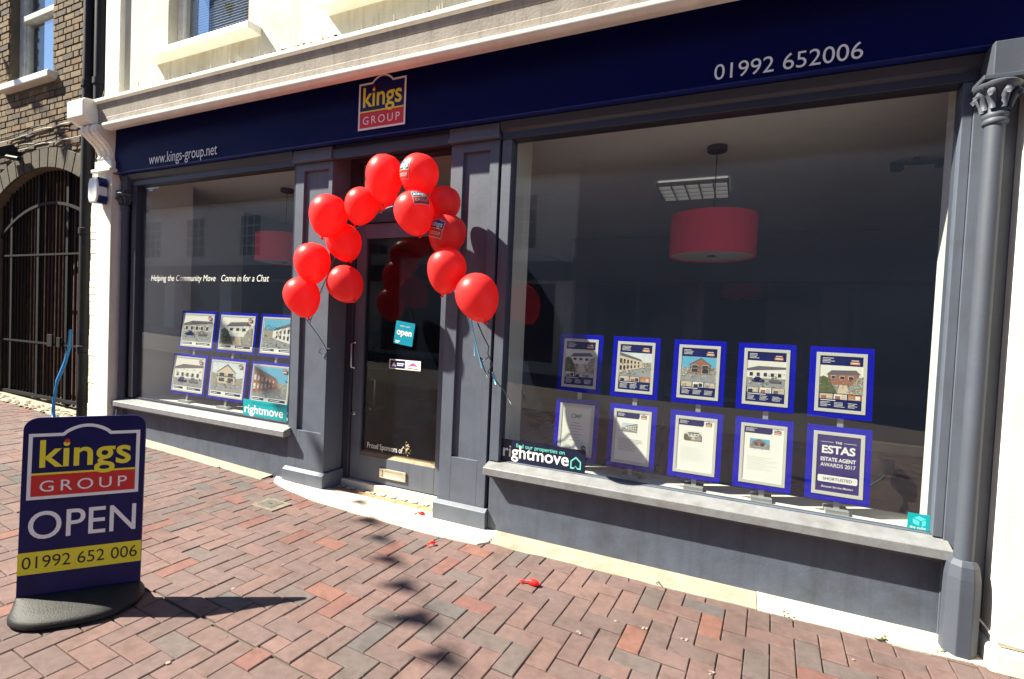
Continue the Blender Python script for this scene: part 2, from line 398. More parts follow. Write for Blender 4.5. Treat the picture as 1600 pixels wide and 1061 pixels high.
# cornice: top slab, inclined frieze, gutter
co = MB(); co.prism_x([(SY, 3.420), (-.235, 3.405), (-.25, 3.42), (-.25, 3.45), (-.235, 3.458), (SY, 3.49)], -5.885, 3.0)
co.build('cornice_cap', WHITE, shop, bevel=.004)
co = MB(); co.prism_x([(SY, 3.418), (-.232, 3.404), (-.224, 3.36), (-.2205, 3.357), (-.212, 3.275), (-.2145, 3.269), (-.212, 3.205), (-.18, 3.192), (-.08, 3.236), (SY, 3.236)], -5.883, 3.0)
co.build('cornice_frieze', STONE, shop)
gut = MB(); prof = [(-.185, 3.190), (-.268, 3.190), (-.272, 3.183)]
for k in range(1, 9):
    a = math.pi+math.pi/2*k/8.0; prof.append((-.228+.044*math.cos(a), 3.173+.034*math.sin(a)))
prof += [(-.19, 3.142), (-.17, 3.165)]
gut.prism_x(prof, -5.70, 3.0); gut.build('gutter', WHITEP, shop, auto=35)
sp = MB(); r_ = random.Random(11)
for i in range(110):
    x = r_.uniform(-5.9, -1.6); y = r_.uniform(-.21, -.08); h = r_.uniform(.05, .115); lx, ly = r_.uniform(-.012, .012), r_.uniform(-.02, .02)
    sp.tube([(x, y, 3.455), (x+lx, y+ly, 3.465+h)], .0022, 4)
o = sp.build('bird_spikes', mat('spike_plastic', (.42, .40, .36), .5), shop); o['kind'] = 'stuff'
gr = MB()
for i in range(70):
    x = r_.choice([r_.gauss(-3.1, .3), r_.gauss(-2.6, .4), r_.uniform(-5.7, -2)]); s = r_.uniform(.006, .018)
    gr.lathe([(s*.4, 0), (s, s*.4), (s*.5, s), (s*.1, s*1.1)], (x, -.228+r_.uniform(-.01, .03), 3.454), 6)
o = gr.build('moss', mat('moss', (.03, .035, .02), .95), shop); o['kind'] = 'stuff'
# fascia board with lettering and logo
fascia = empty('fascia', parent=shop)
FY = -.08
MB().prism_x([(FY, 2.774), (FY, 2.82), (FY-.006, 2.96), (FY, 3.10), (FY, 3.215), (.06, 3.234), (.06, 2.774)], -5.88, 3.0).build('fascia_board', NAVY, fascia)
MB().prism_x([(FY-.008, 2.768), (FY-.008, 2.773), (FY+.0, 2.777), (FY+.05, 2.773), (FY+.05, 2.768)], -5.88, 3.0).build('edge_trim', BLUETRIM, fascia)
def logo(mb, fr, x, z, w, h, off, mi, lay=.0007):
    """mi: indices of white, navy, red, yellow"""
    W_, N_, Rd, Y_ = mi; b = w*.035
    def outline(x0, x1, z0, z1, a0, a1, rise):
        pts = [(x0, z0), (x1, z0), (x1, z1), (a1, z1)]
        for k in range(1, 14):
            t = k/14; xx = a1+(a0-a1)*t; pts.append((xx, z1+rise*math.sin(math.pi*t)**.75))
        return pts+[(a0, z1), (x0, z1)]
    mb.poly(fr, outline(x, x+w, z, z+h, x+.29*w, x+.73*w, h*.13), off, W_)
    mb.poly(fr, outline(x+b, x+w-b, z+b, z+h-b, x+.29*w+b*.4, x+.73*w-b*.4, h*.13), off+lay, N_)
    mb.rect(fr, x+b, x+w-b, z+b, z+h*.37, off+2*lay, Rd)
    mb.rect(fr, x+b, x+w-b, z+h*.37, z+h*.40, off+2*lay, Y_)
    mb.text(fr, 'kings', x+w*.10, z+h*.49, 1.0, off+3*lay, Y_, width=w*.82, bold=.014, height=h*.41)
    mb.poly(fr, [(x+w*.335+w*.024*math.cos(2*math.pi*k/12), z+h*.875+w*.024*math.sin(2*math.pi*k/12)) for k in range(12)], off+4*lay, Rd)
    mb.text(fr, 'GROUP', x+w*.11, z+h*.115, 1.0, off+3*lay, W_, width=w*.78, height=h*.165, space=1.35)
LM = [LETTER, NAVYP, REDP, YELLOW]
lg = MB(); logo(lg, FRONT(FY), -2.681, 2.818, .431, .345, .009, (0, 1, 2, 3)); lg.build('logo_sign', LM, fascia)
text_words(FRONT(FY), '01992 652006', -.1955, 2.798, .010, .676, None, 'phone_number', LETTER, fascia)
MB().text(FRONT(FY), 'www.kings-group.net', -5.26, 2.806, .1, .010, 0, width=.988, height=.098).build('web_address', LETTER, fascia)
# left end: pier, ledge, scroll corbel, end block
pier = MB(); pier.box(-6.11, -5.86, -.10, .3, 0.0, 2.78); pier.build('pier', WHITE, shop, bevel=.004)
pb = MB()
r_ = random.Random(2)
for k in range(38):
    z = .1+k*.072
    pb.box(-6.262, -6.112, -.08+r_.uniform(-.004, .004), .28, z, z+.0695)
pb.box(-6.258, -6.113, -.072, .27, .1, 2.77)
o = pb.build('painted_brickwork', WHITE, shop, bevel=.004)
lp = MB(); lp.box(-6.14, -5.80, -.15, .2, 2.78, 2.815).box(-6.12, -5.83, -.125, .2, 2.816, 2.90); lp.build('pier_ledge', WHITEP, shop, bevel=.006)
corb = MB()
prof = [(.05, 2.901), (-.10, 2.901), (-.115, 2.93), (-.10, 2.955), (-.115, 3.0), (-.15, 3.05), (-.20, 3.09), (-.245, 3.13), (-.26, 3.17), (-.25, 3.205), (-.22, 3.215), (.05, 3.215)]
corb.prism_x(prof, -6.10, -5.84); 
for xx in (-6.06, -5.97, -5.88):
    corb.prism_x([(y-.016 if y < 0 else y, z+(-.004)) for y, z in prof[1:11]]+[(.0, 3.20), (.0, 2.92)], xx-.022, xx+.022)
corb.build('scroll_corbel', WHITEP, shop, bevel=.008, seg=3)
eb = MB(); eb.prism_x([(.05, 3.217), (-.26, 3.217), (-.33, 3.255), (-.34, 3.262), (-.34, 3.425), (-.32, 3.44), (.05, 3.50)], -6.18, -5.888); eb.build('end_block', WHITEP, shop, bevel=.012, seg=3)
# right end pier
rp = MB(); rp.box(1.095, 3.0, -.165, .3, .10, 2.755); rp.build('pier', WHITE, shop, bevel=.006)
rp = MB(); rp.box(1.075, 3.0, -.195, .3, -.02, .098); rp.build('pier_plinth', WHITE, shop, bevel=.02, seg=3)
cb = MB(); cb.tube([(1.04, -.045, .20), (1.085, -.10, .15), (1.10, -.172, .125), (1.3, -.173, .112), (1.6, -.173, .105), (2.2, -.173, .105)], .005, 6); cb.build('wall_cable', WHITEP, shop)

# grey joinery ------------------------------------------------------
def pilaster(x0, x1, px0, px1, name='pilaster'):
    p = empty(name, parent=shop)
    b = MB(); t = .022
    b.box(x0, x1, t, .30, .14, 2.74)
    b.box(x0, px0, 0, t-.0005, .14, 2.66).box(px1, x1, 0, t-.0005, .14, 2.66).box(px0, px1, 0, t-.0005, .14, .466).box(px0, px1, 0, t-.0005, 2.60, 2.66)
    b.build('shaft', GREY, p, bevel=.002)
    c = MB(); c.box(x0-.012, x1+.012, -.035, .02, 2.665, 2.69).box(x0-.006, x1+.006, -.028, .02, 2.69, 2.763); c.build('cap', GREY, p, bevel=.003)
    pl = MB(); pl.prism_x([(.30, 0.0), (-.03, 0.0), (-.03, .128), (.0-.001, .148), (.30, .148)], x0-.025, x1+.025); pl.build('plinth', GREY, p, bevel=.004)
    return p
pilaster(-3.405, -3.005, -3.312, -3.045)
pilaster(-1.905, -1.530, -1.808, -1.598)
# lintel boards above the glass
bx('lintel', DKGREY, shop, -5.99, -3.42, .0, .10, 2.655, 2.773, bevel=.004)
bx('lintel', DKGREY, shop, -1.515, 1.092, .0, .10, 2.655, 2.773, bevel=.004)
MB().prism_x([(.0, 2.70), (-.02, 2.715), (-.035, 2.762), (.0, 2.770)], -5.99, -3.42).build('lintel_moulding', DKGREY, shop)
MB().prism_x([(.0, 2.70), (-.02, 2.715), (-.035, 2.762), (.0, 2.770)], -1.515, 1.092).build('lintel_moulding', DKGREY, shop)
def shop_window(x0, x1, z0, z1, xa, xb, sx0, sx1):
    w = empty('shop_window', parent=shop)
    f = MB()
    f.box(xa, x0, .005, .10, z0, 2.654).box(x1, xb, .005, .10, z0, 2.654)
    f.box(x0, x1, .03, .075, z0-.03, z0+.004)
    f.build('frame', DKGREY if x0 < -3 else GREY, w, bevel=.003)  # left frame in darker grey paints in the shade beside the pier
    bx('pane', GLASS, w, x0, x1, .046, .052, z0+.004, z1+.01)
    s = MB(); s.prism_x([(-.075, .405), (-.075, .452), (-.068, .457), (.029, .484), (.029, .405)], sx0, sx1); s.build('sill', GREYS, w, bevel=.003)
    s = MB(); s.prism_x([(-.045, .385), (-.045, .404), (.01, .404), (.01, .385)], sx0+.03, sx1-.03); s.build('sill_moulding', GREY, w)
    return w
shop_window(-1.440, .905, .485, 2.65, -1.510, .945, -1.515, .965)
shop_window(-5.625, -3.425, .50, 2.65, -5.70, -3.41, -5.83, -3.375)
bx('stall_riser', GREYW, shop, -1.500, .945, .004, .12, -.02, .403)
bx('stall_riser', GREYW, shop, -5.80, -3.408, .004, .12, 0.0, .403)
bx('stall_end_block', GREY, shop, -5.858, -5.836, -.03, .12, 0.0, .44, bevel=.004)
# slender iron columns at both ends
def column(x, y):
    c = empty('column', (x, y, 0), parent=shop)
    oc = MB(); n = 8; a0 = math.pi/8
    oc.lathe([(.068, gz(x)-.02), (.068, .30), (.066, .36), (.058, .415), (.044, .440), (.030, .442)], (0, 0, 0), n, a0=a0); oc.build('column_base', COLG, c, bevel=.003)
    sh = MB(); sh.lathe([(.036, .42), (.036, 2.44)], (0, 0, 0), 28); sh.build('shaft', COLG, c, auto=40)
    cp = MB(); cp.lathe([(.036, 2.40), (.045, 2.408), (.046, 2.42), (.040, 2.43), (.044, 2.438), (.045, 2.45), (.037, 2.458), (.038, 2.49), (.052, 2.53), (.066, 2.55), (.08, 2.56), (.082, 2.575), (.07, 2.585)], (0, 0, 0), 28)
    cp.build('capital', COLG, c, auto=50)
    lf = MB()
    for k in range(8):
        a = 2*math.pi*k/8+.2
        pr = [(.044, 2.468), (.050, 2.50), (.060, 2.528), (.074, 2.538), (.080, 2.528), (.077, 2.516)]
        lf.tube([(r*math.cos(a), r*math.sin(a), z) for r, z in pr], [.012, .014, .015, .014, .012, .006], 8)
    lf.build('leaf_carving', COLG, c, smooth=True)
    ab = MB(); ab.box(-.070, .070, -.060, .10, 2.587, 2.610).box(-.030, .075, -.035, .10, 2.611, 2.763); ab.build('abacus', COLG, c, bevel=.004)
    return c
column(.992, -.10)
column(-5.795, .0)
bx('backing_board', GREY, shop, 1.03, 1.094, -.035, .10, .0, 2.742, bevel=.004)
bx('backing_board', GREY, shop, .946, 1.029, .0, .10, .0, 2.654, bevel=.003)
bx('backing_board', DKGREY, shop, -5.858, -5.845, .02, .12, .0, 2.742, bevel=.003)  # left boards darker too, shade of the pier put into their colour
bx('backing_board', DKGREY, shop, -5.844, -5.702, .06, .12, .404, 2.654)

# doorway ----------------------------------------------------------------
DY = .22
door = empty('door', parent=shop)
d = MB(); dx0, dx1, dz0, dz1 = -2.925, -1.985, .075, 2.195; gx0, gx1, gz0, gz1 = -2.83, -2.085, .285, 2.075
d.box(dx0, gx0, DY, DY+.05, dz0, dz1).box(gx1, dx1, DY, DY+.05, dz0, dz1).box(gx0, gx1, DY, DY+.05, dz0, gz0-.001).box(gx0, gx1, DY, DY+.05, gz1, dz1)
d.build('door_leaf', GREY, door, bevel=.003)
MB().prism_x([(DY+.004, gz0-.001), (DY+.03, gz0+.03), (DY+.05, gz0+.03), (DY+.05, gz0-.001)], gx0, gx1).build('glazing_bead', mat('bare_wood', (.30, .19, .10), .7, var=.3, vscale=20), door)
bx('pane', DGLASS, door, gx0, gx1, DY+.022, DY+.028, gz0, gz1)
lb = MB(); lx0, lx1, lz0, lz1 = -2.605, -2.345, .128, .205
lb.box(lx0, lx1, DY-.012, DY-.001, lz0, lz0+.016).box(lx0, lx1, DY-.012, DY-.001, lz1-.016, lz1).box(lx0, lx0+.03, DY-.012, DY-.001, lz0+.016, lz1-.016).box(lx1-.03, lx1, DY-.012, DY-.001, lz0+.016, lz1-.016)
lb.box(lx0+.03, lx1-.03, DY-.007, DY-.001, lz0+.017, lz1-.017); lb.build('letterbox', BRASS, door, bevel=.002)
hd = MB(); hd.tube([(-2.905, DY-.01, 1.00), (-2.905, DY-.05, 1.01), (-2.905, DY-.05, 1.20), (-2.905, DY-.01, 1.21)], .008, 8); hd.build('door_handle', CHROME, door, smooth=True)
kl = MB(); kl.lathe([(.018, 0), (.018, .006), (.012, .010)], (0, 0, 0), 14); o = kl.build('lock', CHROME, door, loc=(-2.90, DY-.001, .62)); o.rotation_euler = (R(90), 0, 0)
ih = MB(); ih.tube([(-2.775, DY+.06, .66), (-2.775, DY+.10, .67), (-2.775, DY+.10, .90), (-2.775, DY+.06, .91)], .010, 8); ih.build('inner_handle', CHROME, door, smooth=True)
MB().text((Vector((0, DY+.021, 0)), Vector((1, 0, -.0)), Vector((0, 0, 1)), Vector((0, -1, 0))), 'Proud Sponsors of', -2.765, .345, .1, .0, 0, width=.36, height=.046).build('sponsor_lettering', mat('faded_lettering', (.75, .75, .72), .6), door)
rs = MB(); r_ = random.Random(6)
for k in range(46):
    a = r_.uniform(0, 6.28); q = r_.uniform(0, .050); s = r_.uniform(.004, .010); cx, cz = -2.365+q*math.cos(a)*.8, .385+q*math.sin(a)*1.2
    rs.poly(FRONT(DY+.021), [(cx+s*math.cos(a+t*2.1), cz+s*math.sin(a+t*2.1)) for t in range(3)], .0002*(k % 4), r_.randrange(4))
rs.build('club_crest', [mat('crest_red', (.55, .03, .03), .5), LETTER, mat('crest_gold', (.6, .35, .05), .5), mat('crest_green', (.05, .25, .12), .5)], door)
df = MB(); df.box(-3.004, -2.93, DY-.02, DY+.06, .07, 2.74).box(-1.98, -1.906, DY-.02, DY+.06, .07, 2.74).box(-2.93, -1.98, DY-.025, DY+.06, 2.20, 2.275).box(-2.93, -1.98, DY-.02, DY+.06, 2.70, 2.74)
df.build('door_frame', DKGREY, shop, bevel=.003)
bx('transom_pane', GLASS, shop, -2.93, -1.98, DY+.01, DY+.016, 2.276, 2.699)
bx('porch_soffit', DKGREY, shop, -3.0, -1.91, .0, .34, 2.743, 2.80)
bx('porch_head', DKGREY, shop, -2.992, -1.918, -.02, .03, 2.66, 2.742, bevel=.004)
sb = MB()
yy = lambda x: -.055-(x+3.57)*.036
vs_ = []
pts = [(-3.55, .02), (-3.45, -.09), (-3.25, -.145), (-2.95, -.195), (-2.48, -.222), (-1.85, -.25), (-1.45, -.235), (-1.398, -.17), (-1.41, .02), (-2.0, .06), (-3.0, .06)]
sb.add([(x, y, -.03) for x, y in pts]+[(x, y, +.013+gz(x)) for x, y in pts], [tuple(range(10, -1, -1)), tuple(range(11, 22))]+[(i, (i+1) % 11, (i+1) % 11+11, i+11) for i in range(11)])
sb.build('doorstep', SLAB, shop, bevel=.008, seg=3)
TERR = mat('terracotta_tile', (.42, .24, .13), .7, var=.18, vscale=14, bump=.3); TW = mat('white_mosaic', (.66, .62, .52), .6, var=.1); TB = mat('black_mosaic', (.03, .03, .035), .5)
step = empty('porch_floor', parent=shop)
for k in range(5):
    bx('tile', TERR, step, -2.998+k*.218, -2.998+k*.218+.213, .064, .135, -.02, .010, bevel=.002)
bx('mosaic_bed', TB, step, -2.998, -1.912, .137, .178, -.02, .008)
mo = MB()
for k in range(42):
    x = -2.995+k*.0257
    if k % 4 != 3: mo.box(x, x+.024, .166, .177, .0, .0112)
    if k % 2 == 0: mo.box(x, x+.024, .153, .1645, .0, .0112)
    if k % 4 < 2: mo.box(x, x+.024, .139, .1515, .0, .0112)
o = mo.build('key_mosaic', TW, step); o['kind'] = 'stuff'
bx('threshold', mat('worn_white_threshold', (.60, .57, .50), .6, var=.2, vscale=30), step, -3.0, -1.91, .18, .345, -.02, .066, bevel=.006)

# ------------------------------------------------------------------ room behind the glass
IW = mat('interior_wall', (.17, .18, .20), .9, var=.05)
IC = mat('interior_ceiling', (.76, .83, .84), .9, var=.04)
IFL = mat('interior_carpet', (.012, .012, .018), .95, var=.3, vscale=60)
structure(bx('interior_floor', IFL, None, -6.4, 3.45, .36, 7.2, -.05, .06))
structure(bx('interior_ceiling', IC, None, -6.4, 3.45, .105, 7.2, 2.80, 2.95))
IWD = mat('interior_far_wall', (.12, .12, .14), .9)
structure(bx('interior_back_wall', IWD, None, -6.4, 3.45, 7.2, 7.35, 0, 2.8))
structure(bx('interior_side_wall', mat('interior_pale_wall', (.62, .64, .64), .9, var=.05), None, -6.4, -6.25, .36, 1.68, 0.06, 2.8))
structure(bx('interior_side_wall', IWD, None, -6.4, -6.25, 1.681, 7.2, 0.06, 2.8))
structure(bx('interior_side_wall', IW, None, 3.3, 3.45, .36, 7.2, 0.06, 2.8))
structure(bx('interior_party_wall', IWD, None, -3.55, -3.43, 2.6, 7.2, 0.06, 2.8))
bx('window_cheek', mat('cheek_paint', (.80, .81, .74), .8), shop, -5.90, -5.66, .121, .60, .0, 2.8)
bx('window_cheek', mat('cheek_paint'), shop, -1.90, -1.441, .302, .36, .07, 2.8)
bx('window_cheek', mat('cheek_paint'), shop, -1.60, -1.441, .105, .30, .07, 2.8)
bx('window_cheek', mat('cheek_paint'), shop, .925, 1.60, .105, .27, .07, 2.8)
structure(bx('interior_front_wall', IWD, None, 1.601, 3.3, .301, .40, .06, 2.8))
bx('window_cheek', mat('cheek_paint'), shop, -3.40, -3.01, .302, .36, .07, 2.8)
LEDGE = mat('white_ledge', (.78, .76, .68), .5, var=.06)
bx('display_ledge', LEDGE, shop, -1.438, .923, .10, .34, .40, .478)
bx('display_ledge', LEDGE, shop, -5.658, -3.412, .122, .38, .40, .492)
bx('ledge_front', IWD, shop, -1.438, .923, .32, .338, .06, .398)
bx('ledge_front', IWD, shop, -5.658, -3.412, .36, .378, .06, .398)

# ------------------------------------------------------------------ brick house on the left
BY = .12
bh = empty('brick_house', (-8, BY, 0)); tag(bh, 'old brown brick house with arched gateway beside the shop', 'house')
def loc(o): o.matrix_parent_inverse = Matrix.Translation((8, -BY, 0)); return o
BC = [(.150, .098, .050), (.125, .082, .046), (.175, .118, .060), (.095, .064, .042), (.155, .088, .042), (.075, .055, .042), (.19, .138, .078)]
bm = [mat('stock_brick_%d' % i, c, .9, var=.25, vscale=22, bump=.6, bscale=120, stain=.35, sscale=5) for i, c in enumerate(BC)]
AX, AR, AZ = -7.78, 2.1, 3.06       # arch: crown x, radius, crown height
def arch_z(x): 
    t = x-AX
    return AZ-(AR-math.sqrt(max(0, AR*AR-t*t)))
bw = MB()       # backing wall, cut round gate and window
gx_l, gx_r = -9.0, -6.80
bw.box(-12, gx_l, BY+.012, BY+.35, 0, 8.2)
bw.box(gx_r, -6.29, BY+.012, BY+.35, 0, 8.2)
n = 16
for i in range(n):
    a = gx_l+(gx_r-gx_l)*i/n; b = gx_l+(gx_r-gx_l)*(i+1)/n
    bw.add([(a, BY+.012, arch_z(a)), (b, BY+.012, arch_z(b)), (b, BY+.012, 4.12), (a, BY+.012, 4.12), (a, BY+.35, arch_z(a)), (b, BY+.35, arch_z(b)), (b, BY+.35, 4.12), (a, BY+.35, 4.12)], [(0, 1, 2, 3), (0, 4, 5, 1)])
WX0, WX1, WZ0, WZ1 = -8.62, -7.56, 4.18, 5.9
bw.box(gx_l, WX0, BY+.012, BY+.35, 4.121, 8.2).box(WX1, gx_r, BY+.012, BY+.35, 4.121, 8.2).box(WX0, WX1, BY+.012, BY+.35, 5.9, 8.2)
loc(bw.build('wall', MORTAR, bh))
bgeo = paver_geo(.214, .065, 0, .03, .004)
bmesh_ = []
hgeo = paver_geo(.102, .065, 0, .03, .004)
def to_wall(v): return (v[0], -v[2]-.0, v[1])
for mm in bm:
    for g_ in (bgeo, hgeo):
        me = bpy.data.meshes.new('brick'); me.from_pydata([to_wall(v) for v in g_[0]], [], [tuple(f) for f in g_[1]]); me.update(); me.materials.append(mm); bmesh_.append(me)
br = random.Random(9); cnt = 0; rest = MB()
for rr in range(106):
    z = .14+rr*.0755
    x = -11.9+(.0565 if rr % 2 else 0); k = rr % 2
    while x < -6.32:
        head = (k % 2 == 1); L = .102 if head else .214
        cx = x+L/2; k += 1; x += L+.0113
        L0 = L
        if 4.04 < z < 5.95:
            a, b = cx-L/2, cx+L/2
            if a < WX0 < b: b = WX0
            elif a < WX1 < b: a = WX1
            elif a >= WX0 and b <= WX1: continue
            if z < 4.2 and b > WX0-.12 and a < WX1+.12: 
                if a > WX0-.12 and b < WX1+.12: continue
            if b-a < .02: continue
            cx = (a+b)/2; L = b-a
        if gx_l-.1 < cx < gx_r+.05 and z < arch_z(min(max(cx, gx_l), gx_r))+.26: continue
        if cx+L/2 > -6.30: continue
        mi = br.randrange(len(bm)); dy = br.uniform(-.004, .004)
        p = visible((cx, BY, z))
        if p and -12 < p[0] < 140 and -10 < p[1] < 300 and cnt < 300:
            o = bpy.data.objects.new('brick', bmesh_[mi*2+(1 if head else 0)]); col.objects.link(o); o.parent = bh; o.location = (cx+8, dy, z); o.rotation_euler = (0, br.uniform(-.012, .012), 0); o.scale = (L/L0, 1, 1); cnt += 1
        else:
            g_ = hgeo if head else bgeo
            rest.add([(cx+a*L/L0, BY+dy+b, z+c) for a, b, c in (to_wall(v) for v in g_[0])], g_[1], mi)
o = loc(rest.build('brickwork', bm, bh)); o['kind'] = 'stuff'
# stone arch ring as separate voussoirs
AST = mat('arch_stone', (.066, .053, .040), .9, var=.25, vscale=12, bump=.4, stain=.35, sscale=4)
for i in range(13):
    t0 = -.62+i*(1.14/13); t1 = t0+1.14/13-.006
    if AX+AR*math.sin(t1) > gx_r+.06: t1 = math.asin((gx_r+.05-AX)/AR)
    if t1 <= t0: continue
    mbv = MB(); q = []
    for (rad) in (AR, AR+.235):
        for t in (t0, (t0+t1)/2, t1): q.append((AX+rad*math.sin(t), AZ-AR+rad*math.cos(t)))
    prof = [q[0], q[1], q[2], q[5], q[4], q[3]]
    mbv.prism_y(prof, BY-.012, BY+.30); loc(mbv.build('arch_stone', AST, bh, bevel=.006))
w = empty('window', parent=bh); loc(w)
y0 = BY+.10
WF = mat('old_window_paint', (.50, .52, .50), .5, var=.15, vscale=12, stain=.25, sscale=5)
f = MB(); f.box(WX0, WX0+.12, y0, y0+.08, WZ0, WZ1).box(WX1-.05, WX1, y0, y0+.08, WZ0, WZ1).box(WX0+.12, WX1-.05, y0+.0, y0+.08, WZ0, WZ0+.10).box(WX0+.12, WX1-.05, y0-.02, y0+.08, WZ0+.80, WZ0+.87)
f.box(WX0+.12, WX0+.17, y0+.02, y0+.08, WZ0+.10, WZ0+.80); f.build('frame', WF, w, bevel=.005)
bx('pane', GLASS, w, WX0+.12, WX1-.05, y0+.045, y0+.051, WZ0+.1, WZ1)
bx('back_sheet', mat('dark_backing', (.06, .06, .08), .9), w, WX0, WX1, y0+.4, y0+.42, WZ0, WZ1)  # plain dark sheet behind the pane
s = MB(); s.prism_x([(BY-.09, WZ0-.11), (BY-.09, WZ0-.03), (BY+.13, WZ0+.0), (BY+.13, WZ0-.11)], WX0-.10, WX1+.10); s.build('sill', WHITEP, w, bevel=.012, seg=3)
for (xx, yy_, zt, zb) in ((-6.62, BY-.07, 6.8, .12), (-6.42, BY-.06, 6.8, 3.45)):
    dp = MB(); dp.lathe([(.062, zb), (.062, zt)], (xx, yy_, 0), 14)
    for zc in (.9, 2.2, 3.8, 5.2):
        if zc > zb: dp.lathe([(.062, zc), (.074, zc+.005), (.074, zc+.07), (.062, zc+.075)], (xx, yy_, 0), 14)
    loc(dp.build('drainpipe', BLACKM, bh, auto=40))
def sag(a, b, s, n=12, w=0.0, seed=0):
    r = random.Random(seed); a, b = Vector(a), Vector(b)
    return [a.lerp(b, i/n)-Vector((0, 0, s*4*(i/n)*(1-i/n)))+Vector((0, r.uniform(-w, w), r.uniform(-w, w))) for i in range(n+1)]
for a, b, s, r, mm in (((-9.4, BY-.03, 3.50), (-6.9, BY-.03, 3.62), .03, .008, BLACKM), ((-9.4, BY-.03, 3.40), (-6.72, BY-.03, 3.52), -.03, .006, WHITEP), ((-9.4, BY-.03, 3.26), (-6.7, BY-.03, 3.33), -.03, .006, WHITEP), ((-9.4, BY-.03, 3.45), (-7.3, BY-.03, 3.38), .05, .009, BLACKM)):
    c = MB(); c.tube(sag(a, b, s, 14, .012, 3), r, 6); loc(c.build('cable', mm, bh))
# iron gate in the arch
gate = empty('iron_gate', (-7.9, BY+.10, .18)); tag(gate, 'black iron bar gate filling the brick archway', 'gate')
def gl(o): o.matrix_parent_inverse = Matrix.Translation((7.9, -BY-.10, -.18)); return o
GY = BY+.10
IRON = mat('gate_iron', (.010, .009, .011), .8, spec=.2, var=.4, vscale=15, bump=.2)
x = -8.96; k = 0
while x < -6.84:
    if k % 8 == 3: b = MB().box(x-.024, x+.024, GY-.02, GY+.02, gz(x)+.03, arch_z(x)-.02); gl(b.build('post', IRON, gate))
    else:
        b = MB().tube([(x, GY, gz(x)+.05), (x, GY, arch_z(x)-.01)], .0120, 6); gl(b.build('bar', IRON, gate))
    x += .084; k += 1
for z in (2.03, .93): gl(MB().box(-8.98, -6.83, GY-.026, GY-.012, z-.011, z+.011).build('rail', IRON, gate))
gl(MB().box(-8.98, -6.83, GY-.026, GY+.02, .235, .275).build('rail', IRON, gate))
ar = MB()
for i in range(14):
    a = -8.98+2.15*i/14; b = a+2.15/14
    ar.add([(a, GY-.027, arch_z(a)-.42), (b, GY-.027, arch_z(b)-.42), (b, GY-.027, arch_z(b)-.385), (a, GY-.027, arch_z(a)-.385), (a, GY-.01, arch_z(a)-.42), (b, GY-.01, arch_z(b)-.42), (b, GY-.01, arch_z(b)-.385), (a, GY-.01, arch_z(a)-.385)], [(0, 1, 2, 3), (3, 2, 6, 7), (0, 4, 5, 1), (4, 7, 6, 5)])
gl(ar.build('arched_rail', IRON, gate))
gl(MB().box(-7.72, -7.60, GY-.05, GY-.027, .90, 1.05).box(-7.50, -7.42, GY-.05, GY-.027, .90, 1.02).build('lock_box', IRON, gate, bevel=.004))
bd = empty('plank_door', (-7.9, BY+.28, .1)); tag(bd, 'weathered red brown plank door seen behind the iron bars', 'door')
PLK = [mat('plank_%d' % i, c, .85, var=.45, vscale=9, bump=.4, stain=.4, sscale=6) for i, c in enumerate([(.28, .11, .055), (.38, .20, .10), (.11, .05, .035), (.50, .34, .20)])]
o = bx('back_board', PLK[2], bd, -11.6, -6.7, BY+.405, BY+.42, .1, 3.2); o.matrix_parent_inverse = Matrix.Translation((7.9, -BY-.28, -.1))
x = -11.6; r_ = random.Random(5)
while x < -6.75:
    wd = r_.uniform(.12, .16); o = bx('plank', r_.choice(PLK), bd, x, x+wd-.008, BY+.36+r_.uniform(0, .01), BY+.40, .1, 3.2)
    o.matrix_parent_inverse = Matrix.Translation((7.9, -BY-.28, -.1)); x += wd
# blue hose, alarm box, flood lamp on the left
hs = MB(); hs.tube([(-6.66, -.06, 1.15), (-6.66, -.07, .95), (-6.70, -.09, .78), (-6.80, -.11, .58), (-6.84, -.12, .38), (-6.83, -.13, .25), (-6.80, -.14, .16)], .017, 8)
tag(hs.build('hose', mat('blue_hose', (.01, .16, .42), .4), None, smooth=True), 'light blue hose hanging down the black drainpipe', 'hose')
al = empty('alarm_box', (-5.985, -.175, 2.585)); al.scale = (.86, .86, .86); tag(al, 'white and blue burglar alarm box on the white pier', 'alarm box')
h6 = [(-.075, -.15), (.075, -.15), (.105, -.08), (.105, .08), (.075, .15), (-.075, .15), (-.105, .08), (-.105, -.08)]
MB().prism_y([(x*.92, z*.97) for x, z in h6], -.035, .074).build('cover', mat('alarm_white', (.85, .86, .84), .3), al, bevel=.018, seg=3)
MB().prism_y([(.0, -.15), (.075, -.15), (.107, -.09), (.107, -.06), (-.02, -.10)], -.02, .074).build('lens', mat('alarm_blue', (.01, .02, .12), .2), al, bevel=.006)
MB().prism_y([(.0, .152), (.075, .152), (.108, .09), (.108, .04), (.03, .10)], -.02, .074).build('lens', mat('alarm_blue'), al, bevel=.006)
fl = empty('flood_lamp', (-8.32, BY-.1, 3.22)); fl.scale = (1.35, 1.35, 1.35); tag(fl, 'small black flood lamp above the arched gateway', 'lamp')
MB().prism_x([(-.14, -.05), (-.17, .0), (-.03, .09), (.02, .06), (-.02, -.02)], -.14, .14).build('housing', BLACKM, fl, bevel=.008)
MB().tube([(.1, -.05, -.01), (.2, -.08, -.05), (.32, -.05, -.07)], .02, 8).build('sensor', BLACKM, fl)
MB().box(-.03, .03, -.02, .10, .02, .06).build('bracket', BLACKM, fl)

